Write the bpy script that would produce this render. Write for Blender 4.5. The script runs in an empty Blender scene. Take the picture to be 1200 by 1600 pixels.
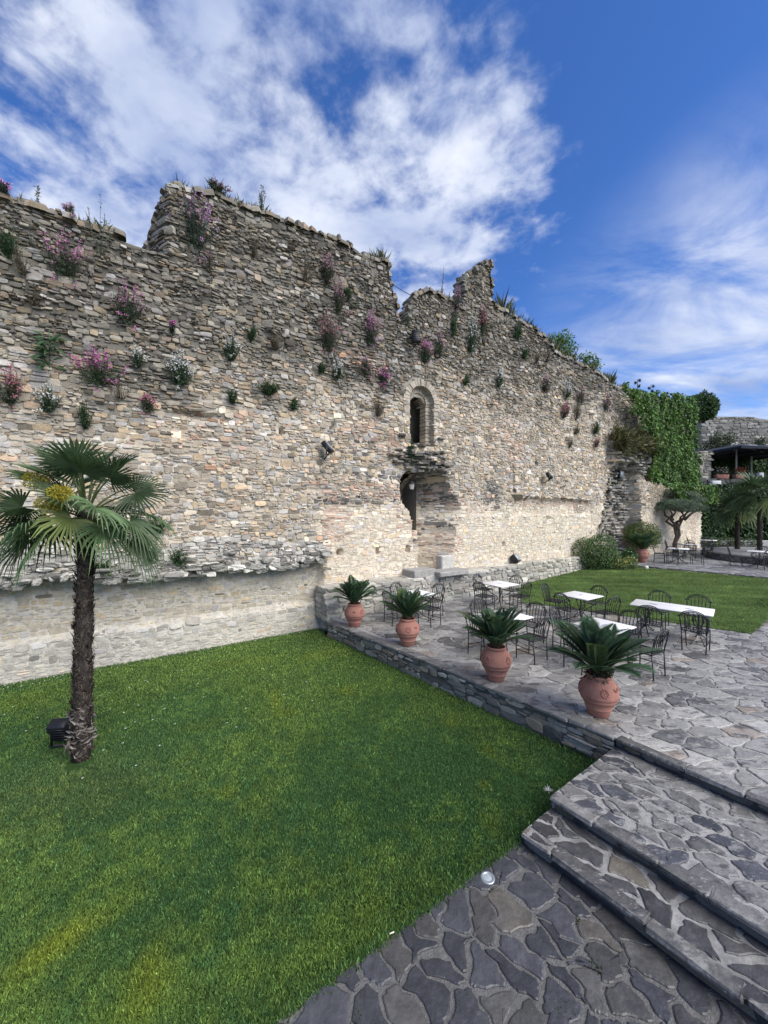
import bpy, math, random
import numpy as np
from mathutils import Vector, Matrix
R = math.radians
random.seed(7)
rng = np.random.default_rng(7)
C = bpy.context.scene.collection
scene = bpy.context.scene

# ------------------------------------------------------------------ camera
CAMZ, F = 3.52, 600.0
cam = bpy.data.objects.new('camera', bpy.data.cameras.new('camera'))
C.objects.link(cam)
cam.location = (0, 0, CAMZ)
cam.rotation_euler = (R(90), 0, 0)
cam.data.sensor_fit = 'HORIZONTAL'
cam.data.sensor_width = 36
cam.data.lens = 18
cam.data.clip_start = 0.05
cam.data.clip_end = 3000
scene.camera = cam
scene.view_settings.view_transform = 'Standard'
scene.view_settings.look = 'None'
scene.view_settings.gamma = 1
scene.view_settings.exposure = 1.92
scene.cycles.max_bounces = 6
scene.cycles.diffuse_bounces = 3
scene.cycles.transparent_max_bounces = 8

# ------------------------------------------------------------------ sky
SUN_EL, SUN_AZ = 46, 128            # azimuth of the sun, clockwise from +Y
world = bpy.data.worlds.new('World')
scene.world = world
world.use_nodes = True
nt = world.node_tree
nt.nodes.clear()
def nd(t, tree=None, **kw):
    n = (tree or nt).nodes.new(t)
    for k, v in kw.items():
        setattr(n, k, v)
    return n
def sky_world():
    L = nt.links.new
    out = nd('ShaderNodeOutputWorld'); bg = nd('ShaderNodeBackground')
    L(bg.outputs[0], out.inputs[0]); bg.inputs[1].default_value = 0.1
    sky = nd('ShaderNodeTexSky', sky_type='NISHITA', sun_disc=False)
    sky.sun_elevation = R(SUN_EL); sky.sun_rotation = R(SUN_AZ)
    sky.air_density = 1.0; sky.dust_density = 0.3; sky.ozone_density = 2.5
    hs0 = nd('ShaderNodeHueSaturation'); hs0.inputs['Saturation'].default_value = 1.15
    L(sky.outputs[0], hs0.inputs['Color'])
    hs = nd('ShaderNodeMix', data_type='RGBA', blend_type='MULTIPLY'); hs.inputs[0].default_value = 1.0
    L(hs0.outputs[0], hs.inputs[6]); hs.inputs[7].default_value = (0.265, 0.345, 0.50, 1)
    tc = nd('ShaderNodeTexCoord')
    nrm = nd('ShaderNodeVectorMath', operation='NORMALIZE'); L(tc.outputs['Generated'], nrm.inputs[0])
    sep = nd('ShaderNodeSeparateXYZ'); L(nrm.outputs[0], sep.inputs[0])
    def M(op, a, b=None, clamp=False):
        n = nd('ShaderNodeMath', operation=op, use_clamp=clamp)
        for i, v in enumerate((a, b)):
            if v is None: continue
            if hasattr(v, 'links'): L(v, n.inputs[i])
            else: n.inputs[i].default_value = v
        return n.outputs[0]
    zc = M('ADD', M('MAXIMUM', sep.outputs[2], 0.0), 0.16)
    cx, cy = M('DIVIDE', sep.outputs[0], zc), M('DIVIDE', sep.outputs[1], zc)
    comb = nd('ShaderNodeCombineXYZ'); L(cx, comb.inputs[0]); L(cy, comb.inputs[1])
    def noise(scale, detail, rough, dist, rotz=0, stretch=(1, 1, 1), loc=(0, 0, 0)):
        mp = nd('ShaderNodeMapping'); L(comb.outputs[0], mp.inputs[0])
        mp.inputs['Rotation'].default_value = (0, 0, rotz); mp.inputs['Scale'].default_value = stretch
        mp.inputs['Location'].default_value = loc
        n = nd('ShaderNodeTexNoise'); L(mp.outputs[0], n.inputs['Vector'])
        n.inputs['Scale'].default_value = scale; n.inputs['Detail'].default_value = detail
        n.inputs['Roughness'].default_value = rough; n.inputs['Distortion'].default_value = dist
        return n.outputs[0]
    # broad cover: soft caps of cloud round chosen compass directions
    def cap(px, py, rad, soft, w, d=None):
        d = Vector(d or ((px - 600) / F, 1, (800 - py) / F)).normalized()
        dt = nd('ShaderNodeVectorMath', operation='DOT_PRODUCT'); L(nrm.outputs[0], dt.inputs[0])
        dt.inputs[1].default_value = d
        mr = nd('ShaderNodeMapRange', interpolation_type='SMOOTHSTEP'); L(dt.outputs['Value'], mr.inputs['Value'])
        mr.inputs['From Min'].default_value = math.cos(R(rad + soft)); mr.inputs['From Max'].default_value = math.cos(R(max(rad - soft, 0)))
        mr.inputs['To Min'].default_value = 0; mr.inputs['To Max'].default_value = w
        return mr.outputs[0]
    cover = None
    for a in CAPS:
        c = cap(*a)
        cover = c if cover is None else M('ADD', cover, c)
    for d, r_, s_, w_ in FILL_CLOUD: cover = M('ADD', cover, cap(0, 0, r_, s_, w_, d))
    n1 = noise(1.2, 3, 0.5, 0.3, 0.5, (1.0, 1.2, 1), (3.1, 1.7, 0))
    n2 = noise(4.2, 7, 0.55, 0.25, 0.5, (1.0, 1.15, 1), (7.3, 4.1, 0))
    n3 = noise(12.0, 5, 0.6, 0.2, 0.5, (1.0, 1.0, 1))
    nn = M('ADD', M('ADD', M('MULTIPLY', n1, 0.30), M('MULTIPLY', n2, 0.52)), M('MULTIPLY', n3, 0.34))
    den = M('ADD', M('SUBTRACT', M('MULTIPLY', nn, 2.1), 0.73), M('MULTIPLY', cover, 0.46))
    mr = nd('ShaderNodeMapRange', interpolation_type='SMOOTHSTEP'); L(den, mr.inputs['Value'])
    mr.inputs['From Min'].default_value = 0.52; mr.inputs['From Max'].default_value = 0.98
    # thin high veil low over the horizon
    veil = noise(2.2, 7, 0.6, 0.5, -0.5, (0.7, 1.3, 1), (1.3, 9.1, 0))
    vr = nd('ShaderNodeMapRange', interpolation_type='SMOOTHSTEP'); L(veil, vr.inputs['Value'])
    vr.inputs['From Min'].default_value = 0.30; vr.inputs['From Max'].default_value = 0.66
    veilcap = M('MULTIPLY', vr.outputs[0], cap(1230, 640, 19, 12, 0.9))
    low = nd('ShaderNodeMapRange', interpolation_type='SMOOTHSTEP'); L(sep.outputs[2], low.inputs['Value'])
    low.inputs['From Min'].default_value = 0.34; low.inputs['From Max'].default_value = 0.0; low.inputs['To Max'].default_value = 0.55
    fac = M('MAXIMUM', M('MULTIPLY', mr.outputs[0], 0.95), M('MAXIMUM', veilcap, low.outputs[0]), True)
    # cloud colour: brighter where dense, blue grey where thin or thick undersides
    shade = noise(2.2, 5, 0.55, 0.3, 0.5, (1, 1.3, 1), (2.6, 8.2, 0))
    ramp = nd('ShaderNodeValToRGB'); L(shade, ramp.inputs[0])
    ramp.color_ramp.elements[0].position = 0.32; ramp.color_ramp.elements[0].color = (1.05, 1.32, 2.05, 1)
    ramp.color_ramp.elements[1].position = 0.66; ramp.color_ramp.elements[1].color = (2.6, 2.72, 3.0, 1)
    mix = nd('ShaderNodeMix', data_type='RGBA'); L(fac, mix.inputs[0])
    L(hs.outputs[2], mix.inputs[6]); L(ramp.outputs[0], mix.inputs[7])
    L(mix.outputs[2], bg.inputs[0])
CAPS = [(150, 130, 22, 14, 0.24), (420, 300, 18, 12, 0.26), (300, 420, 22, 14, 0.16), (640, 330, 12, 9, 0.22), (700, 430, 12, 9, 0.40), (800, 380, 8, 7, 0.34), (690, 200, 8, 7, 0.22),
        (760, 60, 7, 6, 0.25), (520, 20, 8, 7, 0.2), (-300, 500, 40, 20, 0.22), (1030, 60, 22, 16, -0.36), (1080, 330, 16, 12, -0.36), (410, 60, 6, 6, -0.26), (60, 200, 5, 5, -0.2), (640, 140, 6, 6, -0.15)]
FILL_CLOUD = [((0.25, -0.9, 0.45), 60, 30, 0.32)]  # unseen cloud added behind the camera to whiten the ambient light
sky_world()
sun = bpy.data.objects.new('sun', bpy.data.lights.new('sun', 'SUN'))
C.objects.link(sun)
sun.data.energy = 1.5
sun.data.angle = R(60)
sun.data.color = (1.0, 0.945, 0.855)
sd = Vector((math.sin(R(SUN_AZ)) * math.cos(R(SUN_EL)), math.cos(R(SUN_AZ)) * math.cos(R(SUN_EL)), math.sin(R(SUN_EL))))
sun.rotation_euler = sd.to_track_quat('Z', 'Y').to_euler()

# ------------------------------------------------------------------ helpers
def vnoise(x, y, seed=0):
    x, y = np.asarray(x, float), np.asarray(y, float)
    xi, yi = np.floor(x), np.floor(y)
    fx, fy = x - xi, y - yi
    fx, fy = fx * fx * (3 - 2 * fx), fy * fy * (3 - 2 * fy)
    def h(i, j):
        v = np.sin(i * 127.1 + j * 311.7 + seed * 74.7) * 43758.5453
        return v - np.floor(v)
    return (h(xi, yi) * (1 - fx) + h(xi + 1, yi) * fx) * (1 - fy) + (h(xi, yi + 1) * (1 - fx) + h(xi + 1, yi + 1) * fx) * fy
def fbm(x, y, seed=0, o=4):
    t, a, n = 0, 0.5, 0
    for k in range(o):
        t = t + a * vnoise(np.asarray(x) * 2 ** k, np.asarray(y) * 2 ** k, seed + k * 3); n += a; a *= 0.5
    return t / n
def sst(e0, e1, x):
    t = np.clip((x - e0) / (e1 - e0), 0, 1)
    return t * t * (3 - 2 * t)

class MB:
    """collects vertices, faces and a base colour per vertex; build() links them as one mesh object"""
    def __init__(s): s.V = []; s.F = {}; s.Cl = []; s.n = 0
    def add(s, V, faces, col=(0.5, 0.5, 0.5)):
        V = np.asarray(V, float).reshape(-1, 3)
        col = np.asarray(col, float)
        if col.ndim == 1: col = np.tile(col[:3], (len(V), 1))
        s.V.append(V); s.Cl.append(col)
        if isinstance(faces, np.ndarray): faces = [faces]
        for f in faces:
            f = np.asarray(f, int)
            if f.ndim == 1: f = f[None]
            s.F.setdefault(f.shape[1], []).append(f + s.n)
        s.n += len(V)
    def build(s, name, mat, parent=None, smooth=True, loc=None):
        me = bpy.data.meshes.new(name)
        V = np.concatenate(s.V) if s.V else np.zeros((0, 3))
        if loc is not None: V = V - np.asarray(loc, float)
        cl = np.concatenate(s.Cl) if s.Cl else np.zeros((0, 3))
        me.vertices.add(len(V)); me.vertices.foreach_set('co', V.astype(np.float32).ravel())
        idx, st, p = [], [], 0
        for k, fl in s.F.items():
            f = np.concatenate(fl)
            idx.append(f.ravel()); st.append(p + np.arange(len(f)) * k); p += f.size
        if idx:
            idx = np.concatenate(idx); st = np.concatenate(st)
            me.loops.add(len(idx)); me.loops.foreach_set('vertex_index', idx.astype(np.int32))
            me.polygons.add(len(st)); me.polygons.foreach_set('loop_start', st.astype(np.int32))
            me.polygons.foreach_set('use_smooth', np.full(len(st), bool(smooth)))
        me.update(calc_edges=True); me.validate()
        a = me.color_attributes.new('Col', 'FLOAT_COLOR', 'POINT')
        if len(V) == len(a.data):
            a.data.foreach_set('color', np.concatenate([cl, np.ones((len(cl), 1))], 1).astype(np.float32).ravel())
        me.materials.append(mat)
        o = bpy.data.objects.new(name, me)
        C.objects.link(o)
        if parent: o.parent = parent
        elif loc is not None: o.location = loc
        return o
    # -------- shapes
    def box(s, c, size, rz=0, col=(0.5, 0.5, 0.5), taper=1.0, bev=0.0, M=None):
        hx, hy, hz = [v / 2 for v in size]
        b = min(bev, hx * .45, hy * .45, hz * .45)
        if b > 0:
            rings = [(-hz, b), (-hz + b, 0), (hz - b, 0), (hz, b)]
        else:
            rings = [(-hz, 0), (hz, 0)]
        V = []
        for z, ins in rings:
            k = taper if z > 0 else 1.0
            x, y = (hx - ins) * k, (hy - ins) * k
            if b > 0:
                c_ = b if ins == 0 else b * .5
                V += [(-x + c_, -y, z), (x - c_, -y, z), (x, -y + c_, z), (x, y - c_, z), (x - c_, y, z), (-x + c_, y, z), (-x, y - c_, z), (-x, -y + c_, z)]
            else:
                V += [(-x, -y, z), (x, -y, z), (x, y, z), (-x, y, z)]
        m = 8 if b > 0 else 4
        V = np.array(V)
        fs = [[r * m + i, r * m + (i + 1) % m, (r + 1) * m + (i + 1) % m, (r + 1) * m + i] for r in range(len(rings) - 1) for i in range(m)]
        if M is not None:
            V = V @ np.array(M.to_3x3()).T + np.array(M.translation)
        ca, sa = math.cos(rz), math.sin(rz)
        V = np.stack([V[:, 0] * ca - V[:, 1] * sa, V[:, 0] * sa + V[:, 1] * ca, V[:, 2]], 1) + np.asarray(c, float)
        s.add(V, [np.array(fs), np.arange(m)[::-1].copy(), np.arange(m) + m * (len(rings) - 1)], col)
    def tube(s, pts, rad, sides=6, col=(0.5, 0.5, 0.5), cap=True):
        P = np.asarray(pts, float); n = len(P)
        rad = np.full(n, rad) if np.isscalar(rad) else np.asarray(rad, float)
        T = np.gradient(P, axis=0); T /= np.linalg.norm(T, axis=1)[:, None] + 1e-9
        ref = np.array([0, 0, 1.0]) if abs(T[0][2]) < 0.9 else np.array([1.0, 0, 0])
        a = np.linspace(0, 2 * math.pi, sides, endpoint=False)
        V = []
        for i in range(n):
            X = np.cross(T[i], ref); X /= np.linalg.norm(X) + 1e-9
            Y = np.cross(T[i], X); ref = np.cross(X, T[i])
            V.append(P[i] + rad[i] * (np.cos(a)[:, None] * X + np.sin(a)[:, None] * Y))
        V = np.concatenate(V)
        i = np.arange(n - 1)[:, None] * sides; j = np.arange(sides)[None]; k = (j + 1) % sides
        f = np.stack([i + j, i + sides + j, i + sides + k, i + k], -1).reshape(-1, 4)
        fs = [f]
        if cap: fs += [np.arange(sides), (np.arange(sides) + (n - 1) * sides)[::-1].copy()]
        s.add(V, fs, col)
    def lathe(s, prof, sides=24, c=(0, 0, 0), col=(0.5, 0.5, 0.5), cap=True):
        prof = np.asarray(prof, float); n = len(prof)
        a = np.linspace(0, 2 * math.pi, sides, endpoint=False)
        V = np.stack([prof[:, 0][:, None] * np.cos(a), prof[:, 0][:, None] * np.sin(a), np.repeat(prof[:, 1][:, None], sides, 1)], -1).reshape(-1, 3) + np.asarray(c, float)
        i = np.arange(n - 1)[:, None] * sides; j = np.arange(sides)[None]; k = (j + 1) % sides
        f = np.stack([i + j, i + k, i + sides + k, i + sides + j], -1).reshape(-1, 4)
        fs = [f]
        if cap: fs += [np.arange(sides)[::-1].copy(), np.arange(sides) + (n - 1) * sides]
        s.add(V, fs, col)
    def ball(s, c, r, sides=8, col=(0.5, 0.5, 0.5), sq=(1, 1, 1)):
        n = max(4, sides // 2 + 1)
        pr = [(max(math.sin(math.pi * i / n), 0.02), -math.cos(math.pi * i / n)) for i in range(n + 1)]
        m = MB(); m.lathe(pr, sides, col=col)
        V = m.V[0] * np.asarray(sq) * r + np.asarray(c, float)
        fs = [f for fl in m.F.values() for f in fl]
        s.add(V, fs, col)
    def leaves(s, Cn, D, Nn, ln, wd, col, bend=0.0, fold=0.15):
        """rhombic leaves: base Cn, direction D, facing Nn, length ln, width wd (arrays)"""
        Cn, D, Nn = (np.asarray(v, float) for v in (Cn, D, Nn)); n = len(Cn)
        if n == 0: return
        ln = np.broadcast_to(np.asarray(ln, float), (n,))[:, None]; wd = np.broadcast_to(np.asarray(wd, float), (n,))[:, None]
        D = D / (np.linalg.norm(D, axis=1)[:, None] + 1e-9)
        S = np.cross(D, Nn); S /= np.linalg.norm(S, axis=1)[:, None] + 1e-9
        U = np.cross(S, D)
        V = np.stack([Cn, Cn + D * ln * .45 + S * wd * .5 + U * wd * fold, Cn + D * ln - U * ln * bend, Cn + D * ln * .45 - S * wd * .5 + U * wd * fold], 1).reshape(-1, 3)
        b = np.arange(n)[:, None] * 4
        f = np.concatenate([b + np.array([0, 1, 2]), b + np.array([0, 2, 3])])
        col = np.asarray(col, float)
        col = np.repeat(col, 4, 0) if col.ndim == 2 else col
        s.add(V, f, col)

def tag(o, label=None, cat=None, group=None, kind=None):
    for k, v in (('label', label), ('category', cat), ('group', group), ('kind', kind)):
        if v: o[k] = v
    return o
def thing(name, label, cat, loc=(0, 0, 0), rz=0, group=None):
    o = bpy.data.objects.new(name, None); C.objects.link(o)
    o.empty_display_size = 0.2
    o.location = loc; o.rotation_euler = (0, 0, rz)
    return tag(o, label, cat, group)
def kids(o): return [c for c in C.objects if c.parent == o]
def dup(root, loc, rz=0, label=None, group=None, sc=None):
    r = root.copy(); C.objects.link(r); r.location = loc; r.rotation_euler = (0, 0, rz)
    if sc: r.scale = (sc, sc, sc)
    if label: r['label'] = label
    if group: r['group'] = group
    for ch in kids(root):
        c = ch.copy(); C.objects.link(c); c.parent = r
        for g in kids(ch):
            d = g.copy(); C.objects.link(d); d.parent = c
    return r

# photograph pixel -> ground at height z / -> wall face
def gp(px, py, z=0.0):
    Y = F * (CAMZ - z) / (py - 800.0)
    return np.array(((px - 600) / F * Y, Y, z))
U = np.array((0.834, 0.552, 0.0)); U /= np.linalg.norm(U)
N = np.array((U[1], -U[0], 0.0))
P0 = np.array((-5.38, 9.27, 0.0))
Zv = np.array((0, 0, 1.0))
DW = float(-(P0 @ N))
UANG = math.atan2(U[1], U[0])
def wp(px, py, o=0.0):
    a = (px - 600) / F
    Y = (DW - o) / (-(a * N[0] + N[1]))
    X = a * Y
    return float((np.array((X, Y, 0)) - P0) @ U), CAMZ + (800 - py) / F * Y
def W(s, z, o=0.0):
    s, z, o = np.asarray(s, float)[..., None], np.asarray(z, float)[..., None], np.asarray(o, float)[..., None]
    return P0 + U * s + Zv * z + N * o

# ------------------------------------------------------------------ materials
def mk(name, color=None, rough=0.9, nscale=6.0, namp=0.25, bump=0.0, bscale=40.0, spec=0.3, metal=0.0, trans=0.0, detail=6, extra=None):
    m = bpy.data.materials.new(name); m.use_nodes = True
    t = m.node_tree; L = t.links.new
    b = t.nodes['Principled BSDF']
    b.inputs['Roughness'].default_value = rough; b.inputs['Specular IOR Level'].default_value = spec
    b.inputs['Metallic'].default_value = metal
    if color is None:
        a = t.nodes.new('ShaderNodeVertexColor'); a.layer_name = 'Col'; src = a.outputs[0]
    else:
        a = t.nodes.new('ShaderNodeRGB'); a.outputs[0].default_value = (*color, 1); src = a.outputs[0]
    tc = t.nodes.new('ShaderNodeTexCoord')
    if namp:
        nz = t.nodes.new('ShaderNodeTexNoise'); nz.inputs['Scale'].default_value = nscale; nz.inputs['Detail'].default_value = detail
        nz.inputs['Roughness'].default_value = 0.65
        L(tc.outputs['Object'], nz.inputs['Vector'])
        mr = t.nodes.new('ShaderNodeMapRange'); L(nz.outputs[0], mr.inputs[0])
        mr.inputs['From Min'].default_value = 0.25; mr.inputs['From Max'].default_value = 0.75
        mr.inputs['To Min'].default_value = 1 - namp; mr.inputs['To Max'].default_value = 1 + namp
        mx = t.nodes.new('ShaderNodeMix'); mx.data_type = 'RGBA'; mx.blend_type = 'MULTIPLY'; mx.inputs[0].default_value = 1
        mx.clamp_factor = False
        L(src, mx.inputs[6]); L(mr.outputs[0], mx.inputs[7]); src = mx.outputs[2]
    if extra: src = extra(t, L, src, tc, b)
    L(src, b.inputs['Base Color'])
    if bump:
        bz = t.nodes.new('ShaderNodeTexNoise'); bz.inputs['Scale'].default_value = bscale; bz.inputs['Detail'].default_value = 5
        L(tc.outputs['Object'], bz.inputs['Vector'])
        bp = t.nodes.new('ShaderNodeBump'); bp.inputs['Strength'].default_value = 1.0; bp.inputs['Distance'].default_value = bump
        L(bz.outputs[0], bp.inputs['Height']); L(bp.outputs[0], b.inputs['Normal'])
    if trans:
        out = t.nodes['Material Output']
        tr = t.nodes.new('ShaderNodeBsdfTranslucent'); L(src, tr.inputs[0])
        ms = t.nodes.new('ShaderNodeMixShader'); ms.inputs[0].default_value = trans
        L(b.outputs[0], ms.inputs[1]); L(tr.outputs[0], ms.inputs[2]); L(ms.outputs[0], out.inputs[0])
    return m
def stain(scale, col, lo, hi, amt, stretch=(1, 1, 1), seed=0.0):
    """blotches of another colour (lichen, lime wash, wet patches) with their own shape"""
    def f(t, L, src, tc, b):
        mp = t.nodes.new('ShaderNodeMapping'); L(tc.outputs['Object'], mp.inputs[0])
        mp.inputs['Scale'].default_value = stretch; mp.inputs['Location'].default_value = (seed, seed * .7, seed * 1.3)
        nz = t.nodes.new('ShaderNodeTexNoise'); nz.inputs['Scale'].default_value = scale; nz.inputs['Detail'].default_value = 8
        nz.inputs['Roughness'].default_value = 0.62
        L(mp.outputs[0], nz.inputs['Vector'])
        mr = t.nodes.new('ShaderNodeMapRange'); mr.interpolation_type = 'SMOOTHSTEP'; L(nz.outputs[0], mr.inputs[0])
        mr.inputs['From Min'].default_value = lo; mr.inputs['From Max'].default_value = hi; mr.inputs['To Max'].default_value = amt
        mx = t.nodes.new('ShaderNodeMix'); mx.data_type = 'RGBA'; L(mr.outputs[0], mx.inputs[0])
        L(src, mx.inputs[6]); mx.inputs[7].default_value = (*col, 1)
        return mx.outputs[2]
    return f
def chain(*fs):
    def f(t, L, src, tc, b):
        for g in fs: src = g(t, L, src, tc, b)
        return src
    return f
M_wall = mk('old_stone', rough=0.92, nscale=9, namp=0.28, bump=0.012, bscale=38, spec=0.2, detail=9,
            extra=chain(stain(2.2, (0.50, 0.46, 0.38), 0.60, 0.76, 0.5), stain(5.5, (0.15, 0.14, 0.12), 0.62, 0.74, 0.40, seed=4.0)))
M_pave = mk('slate_paving', rough=0.5, nscale=7, namp=0.32, bump=0.010, bscale=22, spec=0.4, detail=9,
            extra=chain(stain(5.5, (0.29, 0.28, 0.262), 0.53, 0.64, 0.6, (1, 1.6, 1), 2.0), stain(3.6, (0.045, 0.045, 0.047), 0.53, 0.64, 0.75, (1.0, 2.4, 1), 9.0), stain(13, (0.37, 0.36, 0.335), 0.60, 0.67, 0.6, (1.0, 2.2, 1), 3.0), stain(17, (0.05, 0.05, 0.05), 0.60, 0.67, 0.6, (1.0, 2.6, 1), 6.0)))
M_slate = mk('dark_slate', rough=0.40, nscale=9, namp=0.38, bump=0.012, bscale=18, spec=0.4, detail=9,
            extra=chain(stain(3.4, (0.15, 0.15, 0.15), 0.58, 0.74, 0.55, (1, 1, 1), 5.0), stain(1.6, (0.036, 0.035, 0.036), 0.52, 0.68, 0.5)))
M_mortar = mk('lime_mortar', rough=0.95, nscale=20, namp=0.35, bump=0.012, bscale=70, spec=0.15, detail=9)
M_leaf = mk('leaf', rough=0.55, nscale=2.0, namp=0.2, spec=0.35, trans=0.25)
M_grass = mk('grass_blade', rough=0.65, nscale=1.2, namp=0.18, spec=0.2, trans=0.2)
M_soil = mk('lawn_soil', rough=1.0, nscale=14, namp=0.4, bump=0.01, bscale=60, spec=0.1)
M_petal = mk('petal', rough=0.7, namp=0.0, spec=0.2, trans=0.3)
M_bark = mk('bark', rough=0.95, nscale=30, namp=0.4, bump=0.01, bscale=60, spec=0.1)
M_iron = mk('wrought_iron', (0.012, 0.013, 0.015), rough=0.42, nscale=20, namp=0.3, spec=0.5)
M_marble = mk('white_marble', (0.74, 0.73, 0.72), rough=0.35, nscale=4, namp=0.08, spec=0.4, extra=stain(7, (0.5, 0.5, 0.52), 0.55, 0.7, 0.35, (1, 3, 1)))
M_terra = mk('terracotta', (0.345, 0.162, 0.122), rough=0.85, nscale=9, namp=0.16, bump=0.003, bscale=60, spec=0.2,
             extra=chain(stain(4, (0.42, 0.25, 0.20), 0.5, 0.75, 0.5, (1, 1, 2.5)), stain(11, (0.17, 0.10, 0.08), 0.62, 0.75, 0.5)))
M_black = mk('black_metal', (0.012, 0.013, 0.015), rough=0.45, nscale=10, namp=0.2, spec=0.4)
M_glass = mk('lamp_glass', (0.30, 0.34, 0.36), rough=0.12, namp=0.1, spec=0.6)
M_plain = mk('painted', rough=0.7, nscale=8, namp=0.12, spec=0.3)
M_cloth = mk('dark_canvas', (0.022, 0.026, 0.036), rough=0.9, nscale=5, namp=0.25, spec=0.2)

# ------------------------------------------------------------------ the fortress wall
S_A, S_B = -7.0, 34.5
PROFILE_PX = [(0, 300), (60, 318), (120, 338), (180, 358), (222, 372), (228, 362), (240, 330), (252, 300), (263, 281), (275, 284), (300, 287), (340, 293),
              (400, 319), (430, 327), (480, 350), (550, 384), (580, 399), (606, 405), (612, 432), (619, 462), (624, 490), (627, 505), (640, 507),
              (644, 478), (653, 458), (672, 448), (690, 456), (712, 468), (728, 482), (731, 432), (738, 423), (750, 416), (762, 406), (774, 404), (776, 474), (790, 482), (830, 506),
              (860, 530), (880, 554), (900, 560), (930, 580), (960, 598), (985, 608), (1020, 612), (1060, 616), (1090, 626)]
_pr = np.array([wp(*p) for p in PROFILE_PX])
PS, PZ = np.concatenate([[S_A], _pr[:, 0], [S_B]]), np.concatenate([[_pr[0, 1] - .1], _pr[:, 1], [_pr[-1, 1] - .1]])
def ztop(s):
    s = np.asarray(s, float)
    q = np.where((s > 9.3) & (s < 12.6), .4, 1.0)
    return np.interp(s, PS, PZ) + q * .16 * (fbm(s * 2.2, s * 0 + 3, 5) - .5) + .1 * (vnoise(s * 5, s * 0, 6) - .5)
S505 = wp(505, 900)[0]
WIN_S, WIN_Z0, WIN_R = 8.14, 5.94, 0.56
WIN_ZC = 7.5
S_T = wp(265, 320)[0]; S_T0 = wp(222, 372)[0]
def ledge_z(s): return 2.05 + .16 * (fbm(np.asarray(s) * 1.1, 0 * np.asarray(s), 3) - .5) * 2
HOLES = [wp(*p) for p in [(562, 632), (748, 636), (773, 634), (590, 861), (530, 863), (637, 857), (718, 707), (786, 851), (905, 650), (523, 664), (441, 671), (752, 590), (838, 726)]]
def window_in(s, z, r):
    return (np.abs(s - WIN_S) < r) & (z > WIN_Z0) & ((z < WIN_ZC) | ((s - WIN_S) ** 2 + (z - WIN_ZC) ** 2 < r * r))
def inner_win(s, z): return window_in(s, z + .16, WIN_R - .2) & (z > WIN_Z0)
def pocket_in(s, z):
    return (((s - PK[0]) / .42) ** 2 + ((z - PK[1]) / .66) ** 2 < 1) | ((s > SH0 - .20) & (s < SH0 + .14) & (z > 2.9 + .8 * (s - SH0)) & (z < AP[1] + .2))
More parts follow.
